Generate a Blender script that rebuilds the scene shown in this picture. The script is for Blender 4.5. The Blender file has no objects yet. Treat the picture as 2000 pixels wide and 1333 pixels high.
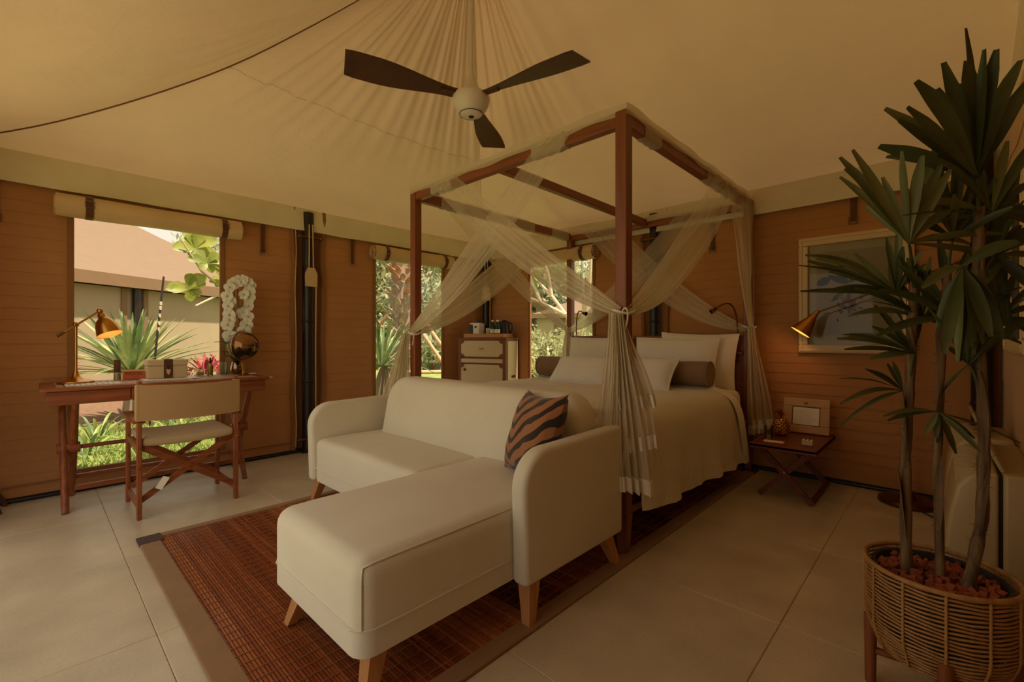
import bpy, bmesh, math, random
from mathutils import Vector, Matrix, noise as mnoise

random.seed(11)
D = bpy.data
SC = bpy.context.scene
COL = SC.collection
PI = math.pi

# ------------------------------------------------------------------ camera
cam_d = D.cameras.new('camera')
cam_d.sensor_fit = 'HORIZONTAL'
cam_d.sensor_width = 36.0
cam_d.lens = 16.0
cam_d.shift_y = -0.0025
cam_d.clip_start = 0.03
cam_d.clip_end = 300
cam = D.objects.new('camera', cam_d)
COL.objects.link(cam)
cam.location = (0, 0, 1.06)
cam.rotation_euler = (PI / 2, 0, math.radians(43.482))
SC.camera = cam

# ------------------------------------------------------------------ sky, sun, exposure
SKY = 0.58
world = D.worlds.new('sky')
SC.world = world
world.use_nodes = True
wn = world.node_tree
wn.nodes.clear()
w_out = wn.nodes.new('ShaderNodeOutputWorld')
w_bg = wn.nodes.new('ShaderNodeBackground')
w_tc = wn.nodes.new('ShaderNodeTexCoord')
w_sep = wn.nodes.new('ShaderNodeSeparateXYZ')
w_ramp = wn.nodes.new('ShaderNodeValToRGB')
w_ramp.color_ramp.elements[0].position = 0.0
w_ramp.color_ramp.elements[0].color = (1.0, 0.89, 0.72, 1)
w_ramp.color_ramp.elements[1].position = 0.6
w_ramp.color_ramp.elements[1].color = (0.86, 0.83, 0.76, 1)
wn.links.new(w_tc.outputs['Generated'], w_sep.inputs[0])
wn.links.new(w_sep.outputs['Z'], w_ramp.inputs[0])
wn.links.new(w_ramp.outputs[0], w_bg.inputs[0])
w_bg.inputs[1].default_value = SKY
wn.links.new(w_bg.outputs[0], w_out.inputs[0])

sun_d = D.lights.new('sun', 'SUN')
sun_d.energy = 4.6
sun_d.color = (1.0, 0.85, 0.66)
sun_d.angle = math.radians(1.5)
sun = D.objects.new('sun', sun_d)
COL.objects.link(sun)
sun.location = (6, 0, 9)
sun.rotation_euler = Vector((0.40, 0.05, 0.91)).to_track_quat('Z', 'Y').to_euler()

SC.view_settings.view_transform = 'Standard'
SC.view_settings.look = 'None'
SC.view_settings.exposure = 0.95
SC.view_settings.gamma = 1.0
SC.view_settings.use_curve_mapping = False

# ------------------------------------------------------------------ mesh helpers
class MB:
    """collects shapes; build() links them as ONE mesh object"""
    def __init__(self):
        self.v = []; self.f = []; self.dens = None
    def add(self, vs, fs):
        o = len(self.v)
        self.v += [tuple(v) for v in vs]
        self.f += [tuple(i + o for i in f) for f in fs]
        return self
    def box(self, lo, hi, mx=None):
        (a, b, c), (d, e, f) = lo, hi
        vs = [Vector(p) for p in ((a,b,c),(d,b,c),(d,e,c),(a,e,c),(a,b,f),(d,b,f),(d,e,f),(a,e,f))]
        if mx: vs = [mx @ v for v in vs]
        return self.add(vs, [(3,2,1,0),(4,5,6,7),(0,1,5,4),(1,2,6,5),(2,3,7,6),(3,0,4,7)])
    def rbox(self, lo, hi, r=.02, seg=3, mx=None, fn=None, cuts=0):
        bm = bmesh.new()
        bmesh.ops.create_cube(bm, size=1.0)
        s = [hi[i] - lo[i] for i in range(3)]; c = [(hi[i] + lo[i]) / 2 for i in range(3)]
        for v in bm.verts: v.co = Vector((v.co.x * s[0], v.co.y * s[1], v.co.z * s[2]))
        bmesh.ops.bevel(bm, geom=bm.edges[:], offset=min(r, min(s) * .49), segments=seg, profile=.5, affect='EDGES')
        if cuts:
            for ax in range(3):
                n = cuts if isinstance(cuts, int) else cuts[ax]
                for k in range(1, n):
                    co = [0, 0, 0]; no = [0, 0, 0]; co[ax] = -s[ax] / 2 + s[ax] * k / n; no[ax] = 1
                    bmesh.ops.bisect_plane(bm, geom=bm.verts[:] + bm.edges[:] + bm.faces[:], plane_co=co, plane_no=no)
        vs = []
        for v in bm.verts:
            p = v.co + Vector(c)
            if fn: p = Vector(fn(p))
            vs.append(mx @ p if mx else p)
        bm.verts.index_update()
        fs = [tuple(x.index for x in f.verts) for f in bm.faces]
        bm.free()
        return self.add(vs, fs)
    def tube(self, path, r, n=8, caps=True, closed=False, sx=1.0):
        path = [Vector(p) for p in path]; m = len(path)
        rs = r if isinstance(r, (list, tuple)) else [r] * m
        vs = []; up = None
        for i, p in enumerate(path):
            if closed: t = path[(i + 1) % m] - path[i - 1]
            else: t = path[min(i + 1, m - 1)] - path[max(i - 1, 0)]
            t.normalize()
            if up is None:
                up = Vector((0, 0, 1)) if abs(t.z) < .9 else Vector((1, 0, 0))
            a = t.cross(up)
            if a.length < 1e-5: a = t.cross(Vector((0, 1, 0)))
            a.normalize(); b = a.cross(t).normalized(); up = b
            for k in range(n):
                q = 2 * PI * k / n
                vs.append(p + a * math.cos(q) * rs[i] * sx + b * math.sin(q) * rs[i])
        fs = []
        for i in range(m if closed else m - 1):
            j = (i + 1) % m
            for k in range(n):
                l = (k + 1) % n
                fs.append((i * n + k, i * n + l, j * n + l, j * n + k))
        if caps and not closed:
            fs.append(tuple(range(n - 1, -1, -1))); fs.append(tuple((m - 1) * n + k for k in range(n)))
        return self.add(vs, fs)
    def bar(self, a, b, wd, ht, up=(0, 0, 1)):
        """rectangular bar from a to b"""
        a, b = Vector(a), Vector(b); t = (b - a).normalized(); u = Vector(up)
        if abs(t.dot(u)) > .97: u = Vector((1, 0, 0))
        s = t.cross(u).normalized(); u = s.cross(t).normalized()
        vs = []
        for p in (a, b):
            for i, j in ((-1,-1),(1,-1),(1,1),(-1,1)): vs.append(p + s * i * wd / 2 + u * j * ht / 2)
        return self.add(vs, [(3,2,1,0),(4,5,6,7),(0,1,5,4),(1,2,6,5),(2,3,7,6),(3,0,4,7)])
    def lathe(self, prof, c=(0, 0, 0), n=24, mx=None, sx=1., sy=1., caps=True):
        vs = []; c = Vector(c)
        for r, z in prof:
            for k in range(n):
                q = 2 * PI * k / n; p = Vector((r * math.cos(q) * sx, r * math.sin(q) * sy, z))
                vs.append((mx @ p if mx else p) + c)
        m = len(prof); fs = []
        for i in range(m - 1):
            for k in range(n):
                l = (k + 1) % n; fs.append((i * n + k, i * n + l, (i + 1) * n + l, (i + 1) * n + k))
        if caps and prof[0][0] > 2e-4: fs.append(tuple(range(n - 1, -1, -1)))
        if caps and prof[-1][0] > 2e-4: fs.append(tuple((m - 1) * n + k for k in range(n)))
        return self.add(vs, fs)
    def ball(self, c, r, n=12, s=(1, 1, 1)):
        prof = [(max(1e-7, math.sin(PI * i / n)) * r, -math.cos(PI * i / n) * r) for i in range(n + 1)]
        mx = Matrix.Diagonal((s[0], s[1], s[2])).to_3x3()
        return self.lathe(prof, c, n * 2, mx)
    def prism(self, poly, fn, d0, d1):
        """poly 2d points; fn(u,v,d)->xyz"""
        n = len(poly); vs = [fn(u, v, d0) for u, v in poly] + [fn(u, v, d1) for u, v in poly]
        fs = [tuple(range(n - 1, -1, -1)), tuple(range(n, 2 * n))]
        for i in range(n):
            j = (i + 1) % n; fs.append((i, j, n + j, n + i))
        return self.add(vs, fs)
    def grid(self, fn, nu, nv, wrap=False):
        vs = [fn(i / nu, j / nv) for j in range(nv + 1) for i in range(nu + 1)]
        w = nu + 1
        return self.add(vs, [(j * w + i, j * w + i + 1, (j + 1) * w + i + 1, (j + 1) * w + i) for j in range(nv) for i in range(nu)])
    def mesh(self, name, m, smooth=0, off=None):
        me = D.meshes.new(name)
        vs = self.v if off is None else [(x - off[0], y - off[1], z - off[2]) for x, y, z in self.v]
        me.from_pydata(vs, [], self.f)
        me.validate()
        if m: me.materials.append(m)
        if smooth:
            bm = bmesh.new(); bm.from_mesh(me)
            bmesh.ops.recalc_face_normals(bm, faces=bm.faces[:])
            for f in bm.faces: f.smooth = True
            ang = math.radians(smooth)
            for e in bm.edges:
                if len(e.link_faces) == 2 and e.calc_face_angle(0) > ang: e.smooth = False
            bm.to_mesh(me); bm.free()
        if self.dens:
            at = me.attributes.new('dens', 'FLOAT', 'POINT')
            at.data.foreach_set('value', self.dens)
        me.update()
        return me
    def build(self, name, m, parent=None, smooth=0, local=False):
        off = None
        if parent is not None and not local: off = ROOT.get(parent.name, (0, 0, 0))
        o = D.objects.new(name, self.mesh(name, m, smooth, off))
        COL.objects.link(o)
        if parent is not None:
            o.parent = parent
            ROOT[o.name] = ROOT.get(parent.name, (0, 0, 0))
        return o

ROOT = {}
def tag(o, label=None, cat=None, group=None, kind=None):
    if label: o['label'] = label
    if cat: o['category'] = cat
    if group: o['group'] = group
    if kind: o['kind'] = kind
    return o
def thing(name, label, cat, loc=(0, 0, 0), rotz=0.0, group=None):
    o = D.objects.new(name, None); COL.objects.link(o)
    o.empty_display_size = .05
    o.location = loc; o.rotation_euler = (0, 0, rotz)
    ROOT[o.name] = tuple(loc)
    return tag(o, label, cat, group)
def struct(name, loc=(0, 0, 0)):
    o = D.objects.new(name, None); COL.objects.link(o); o.location = loc
    o.empty_display_size = .05
    ROOT[o.name] = tuple(loc); o['kind'] = 'structure'
    return o
def copy_tree(o, parent=None, loc=None, rotz=None, scale=None):
    c = o.copy(); COL.objects.link(c); c.parent = parent
    if loc is not None: c.location = loc
    if rotz is not None: c.rotation_euler = (0, 0, rotz)
    if scale is not None: c.scale = (scale, scale, scale)
    for ch in list(o.children): copy_tree(ch, c)
    return c
def one(mb, name, m, label, cat, base, group=None, smooth=0):
    """a thing that is one mesh; base = its origin"""
    me = mb.mesh(name, m, smooth, base)
    o = D.objects.new(name, me); COL.objects.link(o); o.location = base
    ROOT[o.name] = tuple(base)
    return tag(o, label, cat, group)
def lerp(a, b, t): return a + (b - a) * t
def smooth01(t):
    t = max(0., min(1., t)); return t * t * (3 - 2 * t)
def bez(p0, p1, p2, p3, n):
    p0, p1, p2, p3 = map(Vector, (p0, p1, p2, p3)); out = []
    for i in range(n + 1):
        t = i / n; s = 1 - t
        out.append(p0 * s**3 + p1 * 3*s*s*t + p2 * 3*s*t*t + p3 * t**3)
    return out

# ------------------------------------------------------------------ materials
def srgb(r, g, b):
    return tuple(((c / 255) / 12.92 if c / 255 <= .04045 else ((c / 255 + .055) / 1.055) ** 2.4) for c in (r, g, b))
def rgba(c, k=1.): return (min(1, c[0] * k), min(1, c[1] * k), min(1, c[2] * k), 1)
MATS = {}
def new_mat(name):
    m = D.materials.new(name); m.use_nodes = True
    nt = m.node_tree; b = nt.nodes['Principled BSDF']
    MATS[name] = m
    return m, nt, b
def tex_noise(nt, scale, detail=3., mapscale=None, coord='Object', rough=.55):
    tc = nt.nodes.new('ShaderNodeTexCoord')
    n = nt.nodes.new('ShaderNodeTexNoise')
    n.inputs['Scale'].default_value = scale; n.inputs['Detail'].default_value = detail
    n.inputs['Roughness'].default_value = rough
    if mapscale:
        mp = nt.nodes.new('ShaderNodeMapping'); mp.inputs['Scale'].default_value = mapscale
        nt.links.new(tc.outputs[coord], mp.inputs[0]); nt.links.new(mp.outputs[0], n.inputs[0])
    else: nt.links.new(tc.outputs[coord], n.inputs[0])
    return n
def ramp(nt, src, stops):
    r = nt.nodes.new('ShaderNodeValToRGB'); e = r.color_ramp.elements
    while len(e) < len(stops): e.new(.5)
    for i, (p, c) in enumerate(stops): e[i].position = p; e[i].color = c
    nt.links.new(src, r.inputs[0]); return r
def bump(nt, b, src, strength, dist=.01):
    bp = nt.nodes.new('ShaderNodeBump'); bp.inputs['Strength'].default_value = strength
    bp.inputs['Distance'].default_value = dist
    nt.links.new(src, bp.inputs['Height']); nt.links.new(bp.outputs[0], b.inputs['Normal'])
def plain(name, col, rough=.6, metal=0., var=.12, vscale=6., bmp=0., bscale=200., spec=.5, coat=0.):
    m, nt, b = new_mat(name)
    b.inputs['Roughness'].default_value = rough; b.inputs['Metallic'].default_value = metal
    b.inputs['Specular IOR Level'].default_value = spec
    if coat: b.inputs['Coat Weight'].default_value = coat
    n = tex_noise(nt, vscale)
    r = ramp(nt, n.outputs[0], [(.25, rgba(col, 1 - var)), (.75, rgba(col, 1 + var))])
    nt.links.new(r.outputs[0], b.inputs['Base Color'])
    if bmp:
        n2 = tex_noise(nt, bscale, 2.); bump(nt, b, n2.outputs[0], bmp, .002)
    return m
def wood(name, c1, c2, axis=0, rough=.45, sc=1.0):
    m, nt, b = new_mat(name); b.inputs['Roughness'].default_value = rough
    ms = [38 * sc] * 3; ms[axis] = 2.2 * sc
    n = tex_noise(nt, 1.0, 4., ms)
    r = ramp(nt, n.outputs[0], [(.3, rgba(c1)), (.7, rgba(c2))])
    nt.links.new(r.outputs[0], b.inputs['Base Color'])
    bump(nt, b, n.outputs[0], .12, .002)
    return m
def fabric(name, col, rough=.9, var=.07, vscale=3., weave=420., wstr=.25, fold=0., foldscale=5., sheen=.15):
    m, nt, b = new_mat(name); b.inputs['Roughness'].default_value = rough
    b.inputs['Specular IOR Level'].default_value = .2
    b.inputs['Sheen Weight'].default_value = sheen
    n = tex_noise(nt, vscale, 4.)
    r = ramp(nt, n.outputs[0], [(.3, rgba(col, 1 - var)), (.7, rgba(col, 1 + var))])
    nt.links.new(r.outputs[0], b.inputs['Base Color'])
    n2 = tex_noise(nt, weave, 2.)
    if fold:
        n3 = tex_noise(nt, foldscale, 4.)
        mx = nt.nodes.new('ShaderNodeMath'); mx.operation = 'MULTIPLY_ADD'
        nt.links.new(n3.outputs[0], mx.inputs[0]); mx.inputs[1].default_value = fold
        nt.links.new(n2.outputs[0], mx.inputs[2])
        bump(nt, b, mx.outputs[0], wstr, .003)
    else: bump(nt, b, n2.outputs[0], wstr, .002)
    return m
def metal(name, col, rough=.25):
    m, nt, b = new_mat(name); b.inputs['Metallic'].default_value = 1.; b.inputs['Roughness'].default_value = rough
    n = tex_noise(nt, 9.)
    r = ramp(nt, n.outputs[0], [(.3, rgba(col, .85)), (.7, rgba(col, 1.1))])
    nt.links.new(r.outputs[0], b.inputs['Base Color']); return m
def emit(name, col, s):
    m, nt, b = new_mat(name); nt.nodes.remove(b)
    e = nt.nodes.new('ShaderNodeEmission'); e.inputs[0].default_value = rgba(col); e.inputs[1].default_value = s
    nt.links.new(e.outputs[0], nt.nodes['Material Output'].inputs[0]); return m
def glassy(name, tint, refl=.9, amount=None):
    """thin clear glass: transparent with a Fresnel reflection"""
    m, nt, b = new_mat(name); nt.nodes.remove(b)
    t = nt.nodes.new('ShaderNodeBsdfTransparent'); t.inputs[0].default_value = rgba(tint)
    g = nt.nodes.new('ShaderNodeBsdfGlossy'); g.inputs['Roughness'].default_value = .03
    g.inputs[0].default_value = (refl, refl, refl, 1)
    mx = nt.nodes.new('ShaderNodeMixShader')
    if amount is None:
        fr = nt.nodes.new('ShaderNodeFresnel'); fr.inputs[0].default_value = 1.45
        nt.links.new(fr.outputs[0], mx.inputs[0])
    else: mx.inputs[0].default_value = amount
    nt.links.new(t.outputs[0], mx.inputs[1]); nt.links.new(g.outputs[0], mx.inputs[2])
    nt.links.new(mx.outputs[0], nt.nodes['Material Output'].inputs[0]); return m
def sheer(name, col, a0):
    """net: the share of thread rises with the gathering stored in 'dens'"""
    m, nt, b = new_mat(name); nt.nodes.remove(b)
    at = nt.nodes.new('ShaderNodeAttribute'); at.attribute_name = 'dens'
    pw = nt.nodes.new('ShaderNodeMath'); pw.operation = 'POWER'; pw.inputs[0].default_value = 1 - a0
    nt.links.new(at.outputs['Fac'], pw.inputs[1])
    t = nt.nodes.new('ShaderNodeBsdfTransparent')
    d = nt.nodes.new('ShaderNodeBsdfDiffuse'); d.inputs[0].default_value = rgba(col)
    tr = nt.nodes.new('ShaderNodeBsdfTranslucent'); tr.inputs[0].default_value = rgba(col)
    m1 = nt.nodes.new('ShaderNodeMixShader'); m1.inputs[0].default_value = .45
    nt.links.new(d.outputs[0], m1.inputs[1]); nt.links.new(tr.outputs[0], m1.inputs[2])
    m2 = nt.nodes.new('ShaderNodeMixShader')
    nt.links.new(pw.outputs[0], m2.inputs[0]); nt.links.new(m1.outputs[0], m2.inputs[1]); nt.links.new(t.outputs[0], m2.inputs[2])
    nt.links.new(m2.outputs[0], nt.nodes['Material Output'].inputs[0]); return m
def canvas_roof(name, col, trans, tcol):
    """tent canvas: reflects and lets daylight through"""
    m, nt, b = new_mat(name); nt.nodes.remove(b)
    n = tex_noise(nt, 2.2, 4.)
    r = ramp(nt, n.outputs[0], [(.3, rgba(col, .95)), (.7, rgba(col, 1.04))])
    d = nt.nodes.new('ShaderNodeBsdfDiffuse'); nt.links.new(r.outputs[0], d.inputs[0])
    tr = nt.nodes.new('ShaderNodeBsdfTranslucent'); tr.inputs[0].default_value = rgba(tcol)
    n2 = tex_noise(nt, 5., 5., (1., 1., .25))
    bp = nt.nodes.new('ShaderNodeBump'); bp.inputs['Strength'].default_value = .5; bp.inputs['Distance'].default_value = .02
    nt.links.new(n2.outputs[0], bp.inputs['Height']); nt.links.new(bp.outputs[0], d.inputs['Normal'])
    mx = nt.nodes.new('ShaderNodeMixShader'); mx.inputs[0].default_value = trans
    nt.links.new(d.outputs[0], mx.inputs[1]); nt.links.new(tr.outputs[0], mx.inputs[2])
    nt.links.new(mx.outputs[0], nt.nodes['Material Output'].inputs[0]); return m
def leafy(name, c1, c2, trans=.3, scale=4., stripe=None):
    m, nt, b = new_mat(name)
    n = tex_noise(nt, scale, 3.)
    r = ramp(nt, n.outputs[0], [(.3, rgba(c1)), (.7, rgba(c2))])
    nt.links.new(r.outputs[0], b.inputs['Base Color']); b.inputs['Roughness'].default_value = .45
    tr = nt.nodes.new('ShaderNodeBsdfTranslucent'); nt.links.new(r.outputs[0], tr.inputs[0])
    mx = nt.nodes.new('ShaderNodeMixShader'); mx.inputs[0].default_value = trans
    nt.links.new(b.outputs[0], mx.inputs[1]); nt.links.new(tr.outputs[0], mx.inputs[2])
    nt.links.new(mx.outputs[0], nt.nodes['Material Output'].inputs[0]); return m

m_roof = canvas_roof('ceiling canvas', srgb(238, 222, 190), .036, srgb(242, 194, 134))
m_valance = fabric('valance canvas', srgb(226, 212, 180), fold=3., foldscale=6.)
m_wall = fabric('brown wall canvas', srgb(182, 128, 79), var=.10, vscale=1.5, weave=300., fold=4., foldscale=7.)
m_wall_r = fabric('tan side canvas', srgb(208, 168, 118), var=.08, vscale=1.5)
m_hip = fabric('hip seam webbing', srgb(120, 84, 44))
m_hem = fabric('brown canvas hem', srgb(146, 100, 58))
m_roll = fabric('rolled blind canvas', srgb(208, 176, 130), fold=2., foldscale=9.)
m_teak = wood('teak', srgb(112, 54, 22), srgb(160, 86, 40), 2)
m_teak_x = wood('teak along x', srgb(112, 54, 22), srgb(160, 86, 40), 0)
m_teak_y = wood('teak along y', srgb(112, 54, 22), srgb(160, 86, 40), 1)
m_bedwood = wood('bed wood', srgb(118, 62, 28), srgb(150, 84, 42), 2)
m_bedwood_x = wood('bed wood along x', srgb(118, 62, 28), srgb(150, 84, 42), 0)
m_bedwood_y = wood('bed wood along y', srgb(118, 62, 28), srgb(150, 84, 42), 1)
m_redwood = wood('red brown wood', srgb(92, 34, 16), srgb(126, 54, 26), 0)
m_darkfan = wood('dark fan wood', srgb(66, 38, 22), srgb(88, 52, 30), 0)
m_oakleg = wood('pale leg wood', srgb(176, 116, 62), srgb(202, 142, 84), 2)
m_sofa = fabric('cream sofa fabric', srgb(224, 214, 190), var=.04, weave=500., wstr=.2, fold=2.5, foldscale=7.)
m_linen = fabric('white linen', srgb(236, 230, 216), var=.03, fold=5., foldscale=8., wstr=.3)
m_duvet = fabric('cream bedspread', srgb(226, 216, 194), var=.04, fold=4., foldscale=6., wstr=.35)
def ribbed(m, period):
    nt = m.node_tree; bp = [n for n in nt.nodes if n.type == 'BUMP'][0]
    w = nt.nodes.new('ShaderNodeTexWave'); w.bands_direction = 'Y'; w.inputs['Scale'].default_value = .314 / period; w.inputs['Distortion'].default_value = .6
    tc = nt.nodes.new('ShaderNodeTexCoord'); nt.links.new(tc.outputs['Object'], w.inputs[0])
    src = bp.inputs['Height'].links[0].from_socket
    ad = nt.nodes.new('ShaderNodeMath'); ad.operation = 'MULTIPLY_ADD'; ad.inputs[1].default_value = 1.6
    nt.links.new(w.outputs['Fac'], ad.inputs[0]); nt.links.new(src, ad.inputs[2]); nt.links.new(ad.outputs[0], bp.inputs['Height'])
ribbed(m_duvet, .022)
m_taupe = fabric('taupe bolster', srgb(140, 112, 82))
m_chaircloth = fabric('beige chair canvas', srgb(178, 142, 98), var=.04)
m_seatpad = fabric('beige seat pad', srgb(190, 164, 124), var=.04)
m_net = sheer('mosquito net', srgb(238, 227, 200), .42)
m_nethem = fabric('net hem band', srgb(240, 230, 208), var=.03)
m_brass = metal('brass', srgb(196, 140, 62), .28)
m_brass_d = metal('aged brass', srgb(120, 84, 44), .35)
m_chrome = metal('bronze mirror', srgb(150, 120, 96), .08)
m_steel = metal('steel', srgb(170, 160, 145), .3)
m_black = plain('black enamel', srgb(26, 22, 20), .4)
m_pole = plain('dark bamboo pole', srgb(34, 24, 20), .35, var=.3)
m_leather = fabric('brown leather', srgb(98, 58, 34), rough=.5, weave=150., wstr=.3)
m_frame_leather = fabric('tan frame leather', srgb(192, 152, 104), rough=.6, weave=160., wstr=.2)
m_cream_leather = fabric('cream leather', srgb(206, 182, 142), rough=.55, weave=160., wstr=.2, var=.03)
m_white = plain('white plastic', srgb(226, 218, 200), .35, var=.03)
m_beige_pl = plain('beige plastic shell', srgb(190, 166, 120), .35, var=.05)
m_paper = plain('paper', srgb(232, 222, 200), .8, var=.03)
m_glass = glassy('clear glass', (.94, .97, .93))
m_pane = glassy('clear window film', (.97, .97, .95), amount=.015)
m_green_glass = glassy('teal glass', (.25, .62, .58))
# ================================================================== THE SETTING
XL, XR, YB, YF = -4.36, 0.26, 4.07, -0.35     # left, right, back and front canvas
PK = (-2.11, 1.86)                            # the tent's peak, over the fan
ZV, ZW = 2.063, 2.27                          # bottom and top of the valance

# ---- floor: stone tiles 0.8 m square on a slab
m_tile = None
def make_tile_mat():
    m, nt, b = new_mat('stone tile')
    tc = nt.nodes.new('ShaderNodeTexCoord')
    oi = nt.nodes.new('ShaderNodeObjectInfo')
    va = nt.nodes.new('ShaderNodeVectorMath'); va.operation = 'ADD'
    nt.links.new(tc.outputs['Object'], va.inputs[0]); nt.links.new(oi.outputs['Location'], va.inputs[1])
    n = nt.nodes.new('ShaderNodeTexNoise'); n.inputs['Scale'].default_value = 3.5; n.inputs['Detail'].default_value = 6
    n2 = nt.nodes.new('ShaderNodeTexNoise'); n2.inputs['Scale'].default_value = 90; n2.inputs['Detail'].default_value = 3
    nt.links.new(va.outputs[0], n.inputs[0]); nt.links.new(va.outputs[0], n2.inputs[0])
    ad = nt.nodes.new('ShaderNodeMath'); ad.operation = 'MULTIPLY_ADD'; ad.inputs[1].default_value = .35
    nt.links.new(n2.outputs[0], ad.inputs[0]); nt.links.new(n.outputs[0], ad.inputs[2])
    c = srgb(208, 190, 158)
    r = ramp(nt, ad.outputs[0], [(.42, rgba(c, .80)), (.88, rgba(c, 1.12))])
    nt.links.new(r.outputs[0], b.inputs['Base Color'])
    b.inputs['Roughness'].default_value = .33; b.inputs['Specular IOR Level'].default_value = .6
    bump(nt, b, n2.outputs[0], .12, .002)
    return m
m_tile = make_tile_mat()
m_grout = plain('grout', srgb(202, 184, 152), .9)
fl = struct('floor')
MB().box((-4.5, -.5, -.10), (.36, 4.2, -.008)).build('slab', m_grout, fl)
tmb = MB().rbox((-.3994, -.3994, -.012), (.3994, .3994, 0), .0025, 1)
tme = tmb.mesh('floor_tile', m_tile)
for i in range(6):
    for j in range(0, 6):
        o = D.objects.new('floor_tile', tme); COL.objects.link(o); o.parent = fl
        o.location = (-4.04 + .8 * i, -.092 + .8 * j, 0)

# ---- canvas walls: horizontal bands, each a little proud at its lower edge
def canvas(mb, mapf, a0, a1, z0, z1, hole=None, row=.078, seed=0., step=.10):
    zs = {z0, z1}
    k = 0
    while z0 + k * row < z1: zs.add(z0 + k * row); k += 1
    if hole: zs |= {hole[2], hole[3]}
    zs = sorted(zs)
    def off(a, z, top):
        fr = ((z - z0) / row) % 1.0
        if top and fr < 1e-4: fr = 1.0
        if not top and fr > 1 - 1e-4: fr = 0.0
        return .0045 * (1 - fr) + .010 * mnoise.noise(Vector((a * 2.3 + seed, z * 1.6, seed))) + .004 * mnoise.noise(Vector((a * 9 + seed, z * 5, 3.)))
    prev = None
    for zb, zt in zip(zs[:-1], zs[1:]):
        if zt - zb < 1e-4: continue
        segs = [(a0, a1)]
        if hole and zb >= hole[2] - 1e-4 and zt <= hole[3] + 1e-4: segs = [(a0, hole[0]), (hole[1], a1)]
        for s0, s1 in segs:
            n = max(1, int((s1 - s0) / step)); vs = []; fs = []
            for i in range(n + 1):
                a = lerp(s0, s1, i / n)
                vs += [mapf(a, zb, off(a, zb, False)), mapf(a, zt, off(a, zt, True)), mapf(a, zt, off(a, zt, False))]
            for i in range(n):
                p, q = 3 * i, 3 * i + 3
                fs += [(p, q, q + 1, p + 1), (p + 1, q + 1, q + 2, p + 2)]
            mb.add(vs, fs)
mW1 = lambda a, z, o: (XL + o, a, z)
mW2 = lambda a, z, o: (a, YB - o, z)
mW3 = lambda a, z, o: (XR - o, a, z)
mW4 = lambda a, z, o: (a, YF + o, z)
WIN1 = (.20, 1.07, .155, 1.92); WIN2 = (2.50, 3.37, .155, 1.92); WIN3 = (-3.55, -2.684, .155, 1.92)
def hems(parent, mapf, w):
    """doubled canvas strips sewn round a window opening"""
    a0, a1, z0, z1 = w
    for (p0, p1, q0, q1) in ((a0 - .035, a0, z0 - .03, z1), (a1, a1 + .035, z0 - .03, z1), (a0, a1, z0 - .035, z0)):
        c = [mapf(p0, q0, -.012), mapf(p1, q1, .014)]
        lo = tuple(min(c[0][i], c[1][i]) for i in range(3)); hi = tuple(max(c[0][i], c[1][i]) for i in range(3))
        MB().rbox(lo, hi, .006, 2).build('window_hem', m_hem, parent)
def window(name, mapf, w):
    s = struct(name, mapf((w[0] + w[1]) / 2, w[2], 0))
    hems(s, mapf, w)
    c = [mapf(w[0], w[2], -.006), mapf(w[1], w[3], -.004)]
    lo = tuple(min(c[0][i], c[1][i]) for i in range(3)); hi = tuple(max(c[0][i], c[1][i]) for i in range(3))
    MB().box(lo, hi).build('pane', m_pane, s)
    return s
wl = struct('wall_left')
for a0, a1, h, sd in ((YF, 1.655, WIN1, 1.), (1.93, YB + .03, WIN2, 5.)):
    mb = MB(); canvas(mb, mW1, a0, a1, .012, ZW, h, seed=sd); mb.build('canvas_panel', m_wall, wl, 50)
MB().box((XL - .07, 1.60, .0), (XL - .05, 1.98, ZW)).build('gap_flap', m_hem, wl)
wb = struct('wall_back')
for a0, a1, h, sd in ((XL - .02, -2.10, WIN3, 9.), (-1.86, XR + .02, None, 13.)):
    mb = MB(); canvas(mb, mW2, a0, a1, .012, ZW, h, seed=sd); mb.build('canvas_panel', m_wall, wb, 50)
MB().box((-2.15, YB + .05, 0), (-1.80, YB + .07, ZW)).build('gap_flap', m_hem, wb)
wr = struct('wall_right')
mb = MB(); canvas(mb, mW3, YF, YB + .03, .012, ZW, None, row=.4, seed=17.); mb.build('canvas_panel', m_wall_r, wr, 50)
wf = struct('wall_front')
for a0, a1, z0 in ((XL, -3.75, .03), (-.75, XR, .03)):
    mb = MB(); canvas(mb, mW4, a0, a1, z0, ZW, None, seed=21. + a0); mb.build('canvas_panel', m_wall, wf, 50)
mb = MB(); canvas(mb, mW4, -3.75, -.75, ZV + .08, ZW, None, seed=31.); mb.build('canvas_panel', m_wall, wf, 50)
window('window_1', mW1, WIN1); window('window_2', mW1, WIN2); window('window_3', mW2, WIN3)
# rolled edges of the panels beside the poles, bottom rods, flap seams
for y, ph in ((1.655, 0.), (1.93, 2.)):
    MB().tube([(XL + .012 + .006 * math.sin(k * .9 + ph), y + .008 * math.sin(k * .7 + ph), .03 + k * .08) for k in range(29)], .022, 8).build('panel_edge', m_hem, wl, 60)
MB().tube([(XL + .035 + .004 * math.sin(k * 1.1), 1.668 + .005 * math.sin(k * .8), .06 + k * .1) for k in range(22)], .005, 6).build('edge_cord', m_roll, wl, 60)
for x, ph in ((-2.10, 0.), (-1.86, 1.)):
    MB().tube([(x + .006 * math.sin(k * .7 + ph), YB - .012, .03 + k * .08) for k in range(29)], .020, 8).build('panel_edge', m_hem, wb, 60)
MB().tube([(XL + .02, YF + .02, .014), (XL + .02, YB - .02, .014)], .013, 8).build('bottom_rod', m_black, wl, 60)
MB().tube([(XL + .02, YB - .02, .014), (XR - .02, YB - .02, .014)], .013, 8).build('bottom_rod', m_black, wb, 60)
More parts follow.
